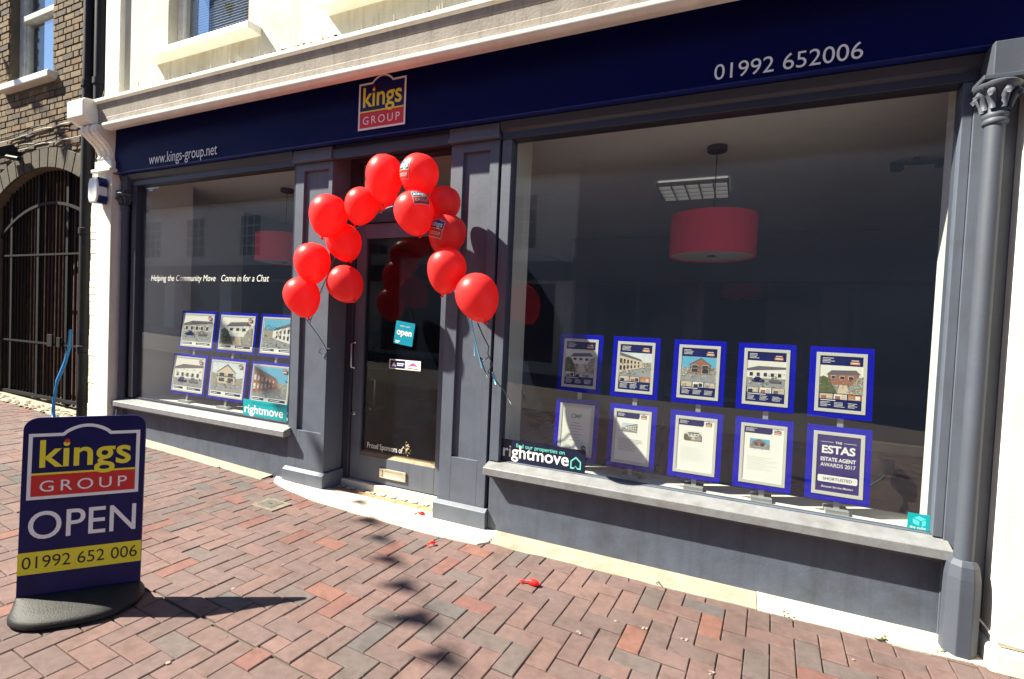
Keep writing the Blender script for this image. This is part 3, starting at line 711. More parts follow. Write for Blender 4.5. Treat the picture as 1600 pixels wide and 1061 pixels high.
# ------------------------------------------------------------------ balloons
prof_b = []
for k in range(17):
    t = k/16.0; z = -1+2*t
    r = math.sqrt(max(0, 1-z*z))
    if z < 0: zz = z*1.38; r = r*(1-.20*z*z)
    else: zz = z*1.0
    prof_b.append((max(r, .02), zz))
def make_balloon_mesh():
    mb = MB(); mb.lathe(prof_b, n=28)
    mb.lathe([(.02, -1.37), (.05, -1.39), (.06, -1.43), (.10, -1.49), (.05, -1.50)], n=12)
    me_o = mb.build('balloon', BALLOON, smooth=True); return me_o
proto = make_balloon_mesh(); bal_me = proto.data; bpy.data.objects.remove(proto)
BAL = [
 (-2.242, -.30, 2.395, .125, 1.12, -4, 3, 'red balloon at the crown of the arch, the tallest one, without print facing out', 0),
 (-1.985, -.26, 2.400, .128, .98, 6, -3, 'red balloon at the crown of the arch with a blue shop logo on its edge', 1),
 (-2.497, -.22, 2.235, .120, .98, 16, 4, 'red balloon just under the crown, tail pointing back to the door', 0),
 (-2.731, -.30, 2.165, .134, 1.0, -12, 2, 'red balloon on the upper shoulder of the arch by the small window', 0),
 (-1.947, -.36, 2.125, .128, 1.0, -22, -6, 'front red balloon under the crown with the full shop logo facing out', 2),
 (-1.850, -.15, 2.225, .108, 1.0, 10, 8, 'shaded red balloon half hidden behind the one with the full logo', 0),
 (-2.745, -.13, 1.995, .130, .98, 28, 6, 'shaded red balloon tucked under the upper shoulder, beside the doorway', 0),
 (-1.779, -.21, 2.010, .124, .98, 14, -4, 'red balloon on the pilaster with a shop logo, above two plain ones', 3),
 (-2.918, -.26, 1.830, .130, 1.04, -16, 2, 'plain red balloon second from the bottom on the small window side', 0),
 (-1.717, -.30, 1.765, .124, 1.04, 8, 3, 'plain red balloon second from the bottom on the large window side', 0),
 (-2.676, -.18, 1.675, .132, .96, 42, 4, 'red balloon tilted over the dark doorway at the lower small window side', 0),
 (-2.995, -.28, 1.575, .130, 1.04, -22, -2, 'lowest red balloon on the pilaster beside the small window', 0),
 (-1.493, -.30, 1.595, .134, 1.02, 30, -4, 'lowest red balloon of the arch, in front of the large window frame', 0),
 (-2.400, -.13, 2.38, .118, 1.1, 2, 8, 'shaded red balloon hidden behind the tallest one at the crown', 0),
]
def logo_on_balloon(parent, az, el, w):
    """printed logo wrapped on the latex, made of small faces"""
    mb = MB(); fr = (Vector((0, 0, 0)), Vector((1, 0, 0)), Vector((0, 0, 1)), Vector((0, -1, 0)))
    N = 14
    def patch(x0, x1, z0, z1, off, mi, arch=False):
        nx, nz = max(2, int((x1-x0)/.07)), max(2, int((z1-z0)/.07))
        vs = []; fs = []
        for j in range(nz+1):
            for i in range(nx+1):
                u = x0+(x1-x0)*i/nx; v = z0+(z1-z0)*j/nz
                if arch and j == nz:
                    t = (u+.22)/.44
                    if 0 < t < 1: v += .09*math.sin(math.pi*t)
                vs.append((u, v))
        for j in range(nz):
            for i in range(nx): a = j*(nx+1)+i; fs.append((a, a+1, a+nx+2, a+nx+1))
        mb.flat(vs, fs, fr, off, mi)
    patch(-.52, .52, -.48, .44, 0, 0, True); patch(-.50, .50, -.46, .42, .012, 1, True)
    patch(-.50, .50, -.46, -.08, .024, 2); patch(-.50, .50, -.08, -.05, .024, 3)
    mb.text(fr, 'kings', -.42, .03, 1, .036, 0, width=.84, bold=.004, height=.33)
    mb.text(fr, 'GROUP', -.40, -.34, 1, .036, 0, width=.80, height=.15, space=1.3)
    out = []
    for x, y, z in mb.v:
        off = 1.006-y*.25; a = az+x*w; e = el+z*w
        zz = math.sin(e); r = math.cos(e)
        if zz < 0: r *= (1-.20*zz*zz); zz *= 1.38
        out.append((r*math.sin(a)*off, -r*math.cos(a)*off, zz*off))
    mb.v = out
    return mb.build('printed_logo', [LETTER, mat('balloon_navy', (.01, .05, .16), .4), mat('balloon_red_print', (.62, .03, .03), .4), mat('balloon_yellow', (.70, .60, .12), .4)], parent)
for (x, y, z, r, st_, tx, ty, lab, lg_) in BAL:
    o = bpy.data.objects.new('balloon', bal_me); col.objects.link(o); o.location = (x, y, z); o.scale = (r, r, r*st_)
    o.rotation_euler = (R(ty), R(tx), random.uniform(0, 6) if not lg_ else 0)
    tag(o, lab, 'balloon', 'red balloons of the door arch')
    if lg_ == 1: logo_on_balloon(o, R(36-58), R(-4), .85)
    if lg_ == 2: logo_on_balloon(o, R(36+26), R(14), .85)
    if lg_ == 3: logo_on_balloon(o, R(33-40), R(0), .85)
# ribbons and wire that carry the arch
RIB = mat('blue_ribbon', (.10, .36, .55), .3, metal=.3)
ln = MB(); pts = [(-2.99, -.20, 1.36), (-2.90, -.18, 1.62), (-2.80, -.16, 1.86), (-2.68, -.16, 2.02), (-2.50, -.17, 2.13), (-2.30, -.19, 2.20), (-2.08, -.20, 2.24), (-1.92, -.20, 2.14), (-1.82, -.18, 1.98), (-1.72, -.2, 1.80), (-1.62, -.2, 1.60), (-1.58, -.16, 1.35), (-1.55, -.08, 1.12)]
ln.tube(pts, .0035, 6); tag(ln.build('arch_line', RIB, None, smooth=True), 'thin blue line that the red balloon arch is tied to', 'string')
def curl(name, pts, r, label, mm=RIB):
    mb = MB(); mb.tube(pts, r, 5); return tag(mb.build(name, mm, None, smooth=True), label, 'ribbon', 'ribbon tails under the balloons')
DRIB = mat('dark_ribbon', (.02, .03, .05), .4)
curl('ribbon', [(-1.62, -.2, 1.60), (-1.63, -.16, 1.45), (-1.59, -.13, 1.33), (-1.60, -.10, 1.20)], .003, 'thin pale blue ribbon under the second lowest balloon by the large window')
curl('ribbon', [(-1.50, -.26, 1.42), (-1.49, -.2, 1.34), (-1.47, -.15, 1.27), (-1.49, -.12, 1.22), (-1.46, -.10, 1.15), (-1.50, -.09, 1.10), (-1.44, -.08, 1.04), (-1.38, -.07, .98), (-1.33, -.07, .90)], .004, 'curled dark ribbon dangling from the lowest balloon beside the large window', DRIB)
curl('ribbon', [(-1.49, -.11, 1.20), (-1.53, -.10, 1.17), (-1.56, -.10, 1.20), (-1.53, -.09, 1.12), (-1.50, -.09, 1.06)], .004, 'short curled dark ribbon loop beside the lowest balloon', DRIB)
curl('ribbon', [(-1.47, -.085, 1.10), (-1.455, -.08, 1.06), (-1.44, -.08, 1.02)], .007, 'shiny blue ribbon scrap below the lowest balloon')
curl('ribbon', [(-2.97, -.25, 1.39), (-2.96, -.15, 1.28), (-2.98, -.06, 1.20), (-2.97, -.03, 1.14), (-3.01, -.02, 1.10), (-3.07, -.02, 1.13), (-3.04, -.02, 1.17), (-2.95, -.02, 1.16), (-2.92, -.02, 1.19)], .003, 'short dark curl of ribbon on the pilaster beside the small window', DRIB)

# ------------------------------------------------------------------ pavement sign
sign = empty('pavement_sign', (-2.757, -1.746, .004)); sign.rotation_euler = (0, 0, R(49))
tag(sign, 'navy pavement sign reading OPEN on a black rubber base', 'sign')
SIGNB = mat('sign_panel', (.005, .005, .085), .36, var=.12, vscale=9, spec=.28, stain=.25, sscale=14, bump=.03, bscale=25)
sg = empty('sign_face', parent=sign); sg.rotation_euler = (R(-3.78), 0, 0)
W_, H_, rc = .230, .892, .055
def rrect(x0, x1, z0, z1, r, n=8):
    p = [(x0, z0), (x1, z0)]
    for k in range(n+1):
        a = math.pi/2*k/n; p.append((x1-r+r*math.cos(a), z1-r+r*math.sin(a)))
    for k in range(n+1):
        a = math.pi/2+math.pi/2*k/n; p.append((x0+r+r*math.cos(a), z1-r+r*math.sin(a)))
    return p
MB().prism_y(rrect(-W_, W_, .03, H_, rc), -.008, .008).build('panel', SIGNB, sg, bevel=.002)
F0 = FRONT(-.008)
lg = MB(); logo(lg, F0, -.209, .517, .418, .302, .0008, (0, 1, 2, 3)); lg.build('logo', [LETTER, SIGNB, REDP, YELLOW], sg)
MB().text(F0, 'OPEN', -.198, .338, .1, .001, 0, width=.402, height=.125, bold=.004).build('open_lettering', LETTER, sg)
MB().rect(F0, -W_, W_, .180, .280, .0008).build('yellow_band', YELLOW, sg)
text_words(F0, '01992 652 006', -.214, .206, .0016, .428, .054, 'phone_number', BLACKP, sg)
bs = MB()
n = 40
def oval(a, b, z, n=40):
    return [(a*math.copysign(abs(math.cos(2*math.pi*k/n))**.75, math.cos(2*math.pi*k/n)), b*math.copysign(abs(math.sin(2*math.pi*k/n))**.9, math.sin(2*math.pi*k/n)), z) for k in range(n)]
rings = [oval(.236, .172, .0), oval(.245, .182, .008), oval(.246, .182, .024), oval(.240, .170, .037), oval(.236, .115, .054), oval(.234, .05, .074), oval(.233, .022, .082)]
vs_ = [v for r in rings for v in r]; fs_ = [(i*n+k, i*n+(k+1) % n, (i+1)*n+(k+1) % n, (i+1)*n+k) for i in range(len(rings)-1) for k in range(n)]
fs_ += [tuple(range(n-1, -1, -1)), tuple((len(rings)-1)*n+k for k in range(n))]
bs.add(vs_, fs_).build('base', RUBBER, sign, auto=50)

# ------------------------------------------------------------------ display panels in the windows
def clutter_mat(name, sc, cols=((.04, .06, .02), (.20, .19, .17), (.62, .60, .54), (.10, .12, .05), (.34, .22, .15), (.03, .03, .04))):
    M = bpy.data.materials.new(name); M.use_nodes = True; nt = M.node_tree; b = nt.nodes['Principled BSDF']; b.inputs['Roughness'].default_value = .6
    g = nt.nodes.new('ShaderNodeNewGeometry'); n = nt.nodes.new('ShaderNodeTexNoise'); n.inputs['Scale'].default_value = sc; n.inputs['Detail'].default_value = 3
    r = nt.nodes.new('ShaderNodeValToRGB'); e = r.color_ramp.elements
    for i, c in enumerate(cols):
        p = .28+.44*i/(len(cols)-1)
        if i < 2: e[i].position = p; e[i].color = (*c, 1)
        else: q = e.new(p); q.color = (*c, 1)
    nt.links.new(g.outputs['Position'], n.inputs['Vector']); nt.links.new(n.outputs['Fac'], r.inputs[0]); nt.links.new(r.outputs[0], b.inputs['Base Color'])
    return M
PH = [mat('print_sky', (.42, .58, .68), .6, c2=(.75, .78, .74), vscale=12), mat('print_white', (.78, .77, .70), .6), mat('print_road', (.30, .31, .31), .6, var=.2, vscale=30), mat('print_hedge', (.06, .09, .03), .6, c2=(.14, .15, .05), vscale=60),
      mat('print_brick', (.34, .14, .08), .6, var=.2, vscale=40), mat('print_dark', (.03, .03, .035), .5), mat('print_orange', (.62, .20, .05), .5), NAVYP, PAPER, mat('print_cream', (.62, .52, .38), .6), REDP, mat('print_grey_text', (.45, .45, .44), .6), mat('print_slate', (.13, .12, .13), .6), SILVER, LETTER, mat('print_purple', (.03, .018, .16), .4), mat('print_green', (.10, .45, .16), .5), mat('print_bluesky', (.12, .42, .62), .6), clutter_mat('print_clutter', 170), clutter_mat('print_facade', 240, [(.30, .24, .20), (.75, .72, .66), (.60, .56, .50), (.05, .05, .06), (.80, .78, .72)])]
SKY_, WH, RD, HG, BK, DK, OR, NV, PP, CRM, RE, TX, SLT, SIL, LTR, PUR, GRN, BSK, CLU, FAC = range(20)
def photo(mb, fr, x0, x1, z0, z1, off, seed, wall=None):
    r = random.Random(seed); w = x1-x0; h = z1-z0; L = .0004
    style = seed % 4
    X = lambda u: x0+w*u
    Z = lambda v: z0+h*v
    mb.rect(fr, x0, x1, z0, z1, off, (BSK, WH, SKY_, WH)[(seed//2) % 4])
    hz = r.uniform(.30, .42)
    mb.poly(fr, [(X(0), Z(0)), (X(1), Z(0)), (X(1), Z(hz)), (X(0), Z(hz-.04))], off+L, RD)
    mb.poly(fr, [(X(0), Z(hz-.10)), (X(1), Z(hz-.04)), (X(1), Z(hz+r.uniform(.1, .3))), (X(.6), Z(hz+r.uniform(.05, .2))), (X(0), Z(hz+r.uniform(.1, .35)))], off+2*L, CLU)
    def win(a0, a1, b0, b1, k):
        mb.rect(fr, X(a0-.008), X(a1+.008), Z(b0-.012), Z(b1+.012), off+k*L, WH); mb.rect(fr, X(a0), X(a1), Z(b0), Z(b1), off+(k+1)*L, DK)
    if style == 0:      # terrace running away down the street
        wl = r.choice([WH, CRM, BK]); f = r.random() < .5
        q = (lambda u: X(1-u)) if f else X
        mb.poly(fr, [(q(0), Z(.12)), (q(.72), Z(hz-.02)), (q(.72), Z(hz+.24)), (q(0), Z(.86))], off+3*L, wl)
        mb.poly(fr, [(q(0), Z(.86)), (q(.72), Z(hz+.24)), (q(.66), Z(hz+.33)), (q(0), Z(1))], off+4*L, SLT)
        for k in range(6):
            u = .05+.11*k; t = u/.72; lo = .12+(hz-.14)*t; hi = .86+(hz+.24-.86)*t; d = .035*(1-.6*t)
            for a, b in ((.16, .42), (.58, .84)):
                p0, p1 = sorted((q(u-d), q(u+d))); mb.flat([(p0, Z(lo+(hi-lo)*a)), (p1, Z(lo+(hi-lo)*a)), (p1, Z(lo+(hi-lo)*b)), (p0, Z(lo+(hi-lo)*b))], [(0, 1, 2, 3)], fr, off+5*L, DK if wl != BK else WH)
    elif style == 1:    # gabled house with a bay
        a, b = r.uniform(.16, .3), r.uniform(.68, .84); t = r.uniform(.62, .70); m_ = (a+b)/2
        wl = r.choice([BK, CRM, WH])
        mb.poly(fr, [(X(a), Z(hz-.04)), (X(b), Z(hz-.04)), (X(b), Z(t)), (X(m_+.02), Z(.95)), (X(a), Z(t))], off+3*L, wl)
        mb.poly(fr, [(X(a-.04), Z(t-.02)), (X(m_+.02), Z(.97)), (X(b+.04), Z(t-.02)), (X(b), Z(t-.02)), (X(m_+.02), Z(.91)), (X(a), Z(t-.02))], off+4*L, SLT)
        win(a+.05, m_-.05, hz+.02, hz+.15, 5); win(m_+.06, b-.05, hz-.02, hz+.16, 5); win(a+.06, m_-.06, t-.16, t-.03, 5); win(m_+.06, b-.06, t-.16, t-.03, 5)
        mb.rect(fr, X(a-.02), X(b+.02), Z(hz+.19), Z(hz+.215), off+7*L, SLT)
    elif style == 2:    # long low frontage with cars
        mb.poly(fr, [(X(.0), Z(hz-.03)), (X(1), Z(hz-.03)), (X(1), Z(.72)), (X(.0), Z(.60))], off+3*L, r.choice([WH, FAC]))
        mb.poly(fr, [(X(.0), Z(.60)), (X(1), Z(.72)), (X(1), Z(.80)), (X(.3), Z(.80)), (X(0), Z(.68))], off+4*L, SLT)
        for k in range(5): win(.08+.18*k, .16+.18*k, hz+.04, hz+.17, 5)
        for k in range(2):
            cx, cz = .28+.40*k+r.uniform(-.06, .06), hz-.12; c_ = [DK, RE, NV, SLT][(seed+k) % 4]
            mb.poly(fr, [(X(cx-.15), Z(cz-.05)), (X(cx+.15), Z(cz-.05)), (X(cx+.16), Z(cz+.03)), (X(cx+.08), Z(cz+.05)), (X(cx+.04), Z(cz+.13)), (X(cx-.07), Z(cz+.13)), (X(cx-.11), Z(cz+.04)), (X(cx-.16), Z(cz+.02))], off+8*L, c_)
    else:               # front garden, hedges and a house behind
        mb.poly(fr, [(X(.2), Z(hz)), (X(.9), Z(hz)), (X(.9), Z(.72)), (X(.2), Z(.66))], off+3*L, r.choice([BK, FAC, WH]))
        mb.poly(fr, [(X(.16), Z(.66)), (X(.94), Z(.72)), (X(.84), Z(.86)), (X(.28), Z(.82))], off+4*L, SLT)
        for k in range(3): win(.28+.2*k, .38+.2*k, .52, .62, 5)
        mb.poly(fr, [(X(0), Z(0)), (X(.42), Z(0)), (X(.30), Z(hz)), (X(.22), Z(hz+.22)), (X(.1), Z(hz+.30)), (X(0), Z(hz+.22))], off+7*L, HG)
        mb.poly(fr, [(X(1), Z(0)), (X(.72), Z(0)), (X(.76), Z(hz+.02)), (X(.86), Z(hz+.26)), (X(1), Z(hz+.34))], off+7*L, CLU)
        mb.poly(fr, [(X(.42), Z(0)), (X(.72), Z(0)), (X(.64), Z(hz)), (X(.48), Z(hz))], off+7*L, CRM)
    for k in range(34):
        s = w*r.uniform(.008, .026); cx = r.uniform(x0+s, x1-s); cz = z0+h*r.uniform(.03, .62)
        mb.poly(fr, [(cx-s, cz-s*.5), (cx+s, cz-s*.6), (cx+s*.8, cz+s*r.uniform(.2, .9)), (cx-s*.9, cz+s*.5)], off+9*L, r.choice([CLU, SLT, HG, WH, RD, CRM, FAC, HG, CLU]))
def lines(mb, fr, x0, x1, z0, z1, n, off, mi, seed):
    r = random.Random(seed); dz = (z1-z0)/n
    for k in range(n):
        mb.rect(fr, x0, x0+(x1-x0)*r.uniform(.6, 1), z0+k*dz+dz*.30, z0+k*dz+dz*.62, off, mi)
def mini_logo(mb, fr, x, z, w, off):
    mb.rect(fr, x, x+w, z, z+w*.34, off, OR); mb.poly(fr, [(x, z+w*.34), (x+w, z+w*.34), (x+w, z+w*.66), (x+w*.72, z+w*.66), (x+w*.5, z+w*.80), (x+w*.28, z+w*.66), (x, z+w*.66)], off, NV)
    mb.rect(fr, x+w*.12, x+w*.88, z+w*.42, z+w*.56, off+.0004, CRM); mb.rect(fr, x+w*.12, x+w*.88, z+w*.12, z+w*.22, off+.0004, LTR)
def poster(mb, fr, w, h, kind, seed):
    a, b, c, d = -w/2, w/2, -h/2, h/2; o = .0006
    if kind == 'listing':
        mb.rect(fr, a, b, c, d, 0, NV); photo(mb, fr, a, b, c+h*.30, c+h*.82, o, seed)
        lines(mb, fr, a+w*.06, a+w*.35, c+h*.86, c+h*.97, 4, o, LTR, seed); mini_logo(mb, fr, b-w*.30, c+h*.85, w*.22, o)
        for k in range(3):
            r = random.Random(seed*7+k); x0 = a+w*.03+k*w*.325; mb.rect(fr, x0, x0+w*.30, c+h*.19, c+h*.295, o, r.choice([CRM, FAC, WH, OR]))
            mb.rect(fr, x0+w*.03, x0+w*.15, c+h*.19, c+h*.25, o*2, r.choice([DK, CLU, SLT, BK])); mb.rect(fr, x0+w*.17, x0+w*.27, c+h*.20, c+h*.27, o*2, r.choice([WH, DK, FAC, CRM]))
            lines(mb, fr, a+w*.05+k*w*.32, a+w*.30+k*w*.32, c+h*.04, c+h*.14, 4, o, LTR, seed+k)
        lines(mb, fr, a+w*.05, a+w*.6, c+h*.145, c+h*.185, 1, o, LTR, seed)
    elif kind == 'letter':
        mb.rect(fr, a, b, c, d, 0, PP); mb.poly(fr, [(a, d-h*.12), (a+w*.68, d-h*.12), (a+w*.72, d-h*.09), (a+w*.72, d), (a, d)], o, NV)
        lines(mb, fr, a+w*.04, a+w*.34, d-h*.09, d-h*.02, 4, o*2, LTR, seed); mini_logo(mb, fr, b-w*.23, d-h*.11, w*.17, o)
        photo(mb, fr, a+w*.16+.02*w*(seed % 3), a+w*.66, c+h*.60, c+h*.78, o, seed)
        lines(mb, fr, a+w*.10, b-w*.1, c+h*.20, c+h*.46, 9, o, TX if seed % 2 == 0 else PP, seed)
    elif kind == 'cmp':
        mb.rect(fr, a, b, c, d, 0, PP); mb.rect(fr, a+w*.02, b-w*.02, c+h*.02, d-h*.02, o, GRN); mb.rect(fr, a+w*.028, b-w*.028, c+h*.024, d-h*.024, 2*o, PP)
        mb.text(fr, 'CMP', 0, d-h*.25, 1, 3*o, GRN, align='CENTER', width=w*.36, height=h*.09, bold=.02)
        for k in range(7): q = w*(.12+.16*((k*37) % 5)/5); mb.rect(fr, -q, q, d-h*(.36+.062*k), d-h*(.348+.062*k), 3*o, TX)
        mb.poly(fr, [(b-w*.2+w*.085*math.cos(.449*k), c+h*.13+w*.085*math.sin(.449*k)) for k in range(14)], 3*o, mat_i_navy)
        mb.text(fr, 'CMP', b-w*.2, c+h*.115, 1, 4*o, LTR, align='CENTER', width=w*.10); lines(mb, fr, a+w*.12, a+w*.4, c+h*.10, c+h*.18, 3, 3*o, TX, 3)
    elif kind == 'estas':
        mb.rect(fr, a, b, c, d, 0, PUR)
        mb.text(fr, 'THE', 0, d-h*.145, 1, o, LTR, align='CENTER', width=w*.15, bold=.02)
        mb.rect(fr, a+w*.10, -w*.12, d-h*.128, d-h*.122, o, LTR); mb.rect(fr, w*.12, b-w*.10, d-h*.128, d-h*.122, o, LTR)
        mb.text(fr, 'ESTAS', 0, d-h*.32, 1, o, LTR, align='CENTER', width=w*.76, height=h*.135, bold=.035)
        mb.text(fr, 'ESTATE AGENT', 0, d-h*.46, 1, o, LTR, align='CENTER', width=w*.80, height=h*.066, bold=.028)
        mb.text(fr, 'AWARDS 2017', 0, d-h*.56, 1, o, LTR, align='CENTER', width=w*.80, height=h*.066, bold=.012)
        mb.poly(fr, [(a+w*.07, c+h*.17), (b-w*.07, c+h*.17), (b-w*.05, c+h*.19), (b-w*.05, c+h*.27), (b-w*.07, c+h*.29), (a+w*.07, c+h*.29), (a+w*.05, c+h*.27), (a+w*.05, c+h*.19)], o, PP)
        mb.text(fr, 'SHORTLISTED', 0, c+h*.205, 1, 2*o, PUR, align='CENTER', width=w*.66, height=h*.05)
        mb.text(fr, 'Because Service Matters', 0, c+h*.075, 1, o, LTR, align='CENTER', width=w*.72, bold=.012, shear=.2)
    elif kind == 'house':
        mb.rect(fr, a, b, c, d, 0, PP); photo(mb, fr, a+w*.02, b-w*.02, c+h*.13, d-h*.02, o, seed)
        mb.rect(fr, a+w*.04, a+w*.36, c+h*.035, c+h*.10, o, NV); mb.rect(fr, b-w*.50, b-w*.04, c+h*.035, c+h*.10, o, NV)
        lines(mb, fr, a+w*.06, a+w*.32, c+h*.04, c+h*.095, 1, 2*o, LTR, seed); lines(mb, fr, b-w*.46, b-w*.1, c+h*.04, c+h*.095, 1, 2*o, LTR, seed)
        mini_logo(mb, fr, b-w*.16, d-h*.14, w*.11, o*12)
mat_i_navy = NV
def display_panel(cx, cz, cy, W, H, kind, seed, label, group, lean=5.2, yaw=0.0, mar=(.031, .018)):
    p = empty('property_display', (cx, cy, cz-H/2)); p.rotation_euler = (R(-lean), 0, R(yaw)); tag(p, label, 'display panel', group)
    MB().box(-W/2, W/2, -.004, .004, 0, H).build('backing', PANBLUE, p, bevel=.0015)
    fr = (Vector((0, -.0045, H/2)), Vector((1, 0, 0)), Vector((0, 0, 1)), Vector((0, -1, 0)))
    iw, ih = W-2*mar[0], H-2*mar[0]
    b = MB(); w2, h2 = iw/2, ih/2; t = mar[1]
    for (x0, x1, z0, z1) in ((-w2, w2, -h2, -h2+t), (-w2, w2, h2-t, h2), (-w2, -w2+t, -h2+t, h2-t), (w2-t, w2, -h2+t, h2-t)):
        b.box(x0, x1, -.0075, -.0045, H/2+z0, H/2+z1)
    b.build('silver_frame', SILVER, p, bevel=.0008)
    ps = MB(); poster(ps, (fr[0]-Vector((0, .0006, 0)), *fr[1:]), iw-2*t+.002, ih-2*t+.002, kind, seed); ps.build('poster', PH, p)
    return p
RX = [-.955, -.590, -.210, .155, .520]
ordn = ['first', 'second', 'third', 'fourth', 'fifth']
rk = [('listing', 11), ('listing', 20), ('listing', 33), ('listing', 42), ('listing', 55)]
rl = ['black and white house poster', 'white terrace and blue sky poster', 'pale house and forecourt poster', 'parked cars poster', 'broad driveway poster']
for k in range(5):
    display_panel(RX[k], 1.181, .175, .298, .388, 'listing', rk[k][1], 'blue upper panel in the large window, %s from the door, with house listing' % ordn[k], 'property panels in the large window')
lowk = [('cmp', 1, 'blue lower panel holding a certificate with green letters, beside the dark sticker'), ('letter', 4, 'blue lower panel with a white letter and small photo, next to the certificate'), ('letter', 7, 'blue middle lower panel with a mostly blank white letter in the large window'), ('letter', 9, 'blue lower panel with a white letter, next to the purple award panel'), ('estas', 2, 'blue lower panel with the purple award poster')]
for k in range(5):
    display_panel(RX[k]+.005, .742, .135, .298, .402, lowk[k][0], lowk[k][1], lowk[k][2], 'property panels in the large window')
LX = [-4.945, -4.368, -3.785]
for k in range(3):
    display_panel(LX[k], 1.222, .205, .535, .390, 'house', (62, 67, 64)[k], 'blue upper panel in the small window, %s from the white pier' % ordn[k], 'property panels in the small window', yaw=0, mar=(.026, .016))
    display_panel(LX[k]-.072, .775, .17, .535, .405, 'house', (82, 85, 88)[k], 'blue lower panel in the small window, %s from the white pier' % ordn[k], 'property panels in the small window', yaw=0, mar=(.026, .016))
STEEL = mat('stand_steel', (.45, .46, .46), .4, metal=.4)
for k, xx in enumerate(RX):
    s = empty('display_stand', (xx+.01, .16, .478)); tag(s, 'grey metal stand under the %s column of panels in the large window' % ordn[k], 'stand', 'panel stands in the large window')
    MB().box(-.055, .055, -.05, .05, .001, .024).build('foot', STEEL, s, bevel=.002)
    q = MB(); q.add([(a*.014+o_[0], b*.004+o_[1], o_[2]) for o_ in ((.0, -.012, .024), (.0, .060, .86)) for a, b in ((-1, -1), (1, -1), (1, 1), (-1, 1))], [(0, 1, 5, 4), (1, 2, 6, 5), (2, 3, 7, 6), (3, 0, 4, 7), (4, 5, 6, 7), (3, 2, 1, 0)]); q.build('upright', STEEL, s)
for k, xx in enumerate(LX):
    s = empty('display_stand', (xx-.08, .19, .492)); tag(s, 'grey metal stand under the %s column of panels in the small window' % ordn[k], 'stand', 'panel stands in the small window')
    MB().box(-.08, .08, -.05, .05, .001, .024).build('foot', STEEL, s, bevel=.002)
    q = MB(); q.add([(a*.014+o_[0], b*.004+o_[1], o_[2]) for o_ in ((.0, -.012, .024), (.07, .055, .86)) for a, b in ((-1, -1), (1, -1), (1, 1), (-1, 1))], [(0, 1, 5, 4), (1, 2, 6, 5), (2, 3, 7, 6), (3, 0, 4, 7), (4, 5, 6, 7), (3, 2, 1, 0)]); q.build('upright', STEEL, s)

# ------------------------------------------------------------------ stickers and lettering on the glass
def sticker(name, label, draw, mats):
    mb = MB(); draw(mb); return tag(mb.build(name, mats, None), label, 'sticker')
G0 = FRONT(.0445)
def d1(mb):
    mb.box(-1.438, -.845, .0435, .0450, .475, .638, 0); f = FRONT(.0435)
    mb.text(f, 'find our properties on', -1.33, .592, .1, .0004, 1, width=.345, bold=.004)
    mb.text(f, 'rightmove', -1.425, .522, .1, .0004, 2, width=.470, height=.082, bold=.014)
    hx, hz = -.908, .545; P_ = [(-.035, -.035), (-.012, -.035), (0, -.018), (.012, -.035), (.035, -.035), (.035, .015), (0, .045), (-.035, .015)]
    mb.poly(f, [(hx+a, hz+b) for a, b in P_], .0004, 1); mb.poly(f, [(hx+a*.78, hz+b*.74+.001) for a, b in P_], .0008, 0)
sticker('window_sticker', 'dark navy window sticker at the corner of the large window reading rightmove', d1, [DNAVY, MINT, LETTER])
def d2(mb):
    mb.box(-4.02, -3.475, .0435, .0450, .505, .648, 0); f = FRONT(.0435)
    mb.text(f, 'rightmove', -4.0, .530, .1, .0004, 1, width=.48, height=.075, bold=.012); mb.text(f, 'find our properties on', -3.9, .612, .1, .0004, 2, width=.33)
sticker('window_sticker', 'teal window sticker at the corner of the small window reading rightmove', d2, [TEAL, LETTER, TEALD])
def d3(mb):
    mb.box(.815, .904, .0435, .0450, .492, .572, 0); f = FRONT(.0435)
    mb.poly(f, [(.84, .55), (.86, .562), (.89, .548), (.868, .538)], .0004, 1); mb.poly(f, [(.835, .546), (.863, .535), (.863, .512), (.838, .522)], .0004, 1); mb.poly(f, [(.873, .536), (.888, .543), (.888, .517), (.873, .512)], .0004, 1)
    mb.text(f, 'the cube', .825, .497, .1, .0004, 2, width=.065)
sticker('window_sticker', 'small teal square sticker with a box symbol, low beside the iron column', d3, [TEAL, mat('aqua_print', (.10, .62, .68), .4), LETTER])
slo = empty('window_lettering', (-4.6, .0441, 1.70)); tag(slo, 'white handwritten style slogan across the small window', 'lettering')
FS = (Vector((4.6, 0, -1.70)), Vector((1, 0, 0)), Vector((0, 0, 1)), Vector((0, -1, 0)))
text_words(FS, 'Helping the Community Move', -5.42, 1.700, .0, .98, .058, 'word', LETTER, slo, -.005, .22)
text_words(FS, 'Come in for a Chat', -4.36, 1.700, .0, .62, .058, 'word', LETTER, slo, -.004, .22)
def d5(mb):
    f = FRONT(DY+.020); mb.box(-2.567, -2.262, DY+.019, DY+.0205, 1.020, 1.098, 0)
    f = FRONT(DY+.019); mb.rect(f, -2.558, -2.412, 1.028, 1.09, .0004, 1); mb.poly(f, [(-2.545, 1.04), (-2.50, 1.04), (-2.505, 1.05), (-2.52, 1.075)], .0008, 0)
    mb.rect(f, -2.49, -2.42, 1.062, 1.070, .0008, 0); mb.rect(f, -2.49, -2.43, 1.048, 1.056, .0008, 0)
    mb.poly(f, [(-2.39, 1.045), (-2.335, 1.082), (-2.28, 1.045), (-2.335, 1.058)], .0004, 2); mb.rect(f, -2.38, -2.29, 1.030, 1.036, .0004, 1)
sticker('door_sticker', 'small white membership sticker with navy and pink symbols on the door glass', d5, [PAPER, NAVYP, mat('pink_print', (.60, .06, .28), .5)])
os_ = empty('open_sign', (-2.425, DY+.012, 1.31)); tag(os_, 'square teal open sign hanging tilted in the door glass', 'sign'); os_.rotation_euler = (0, R(7), 0)
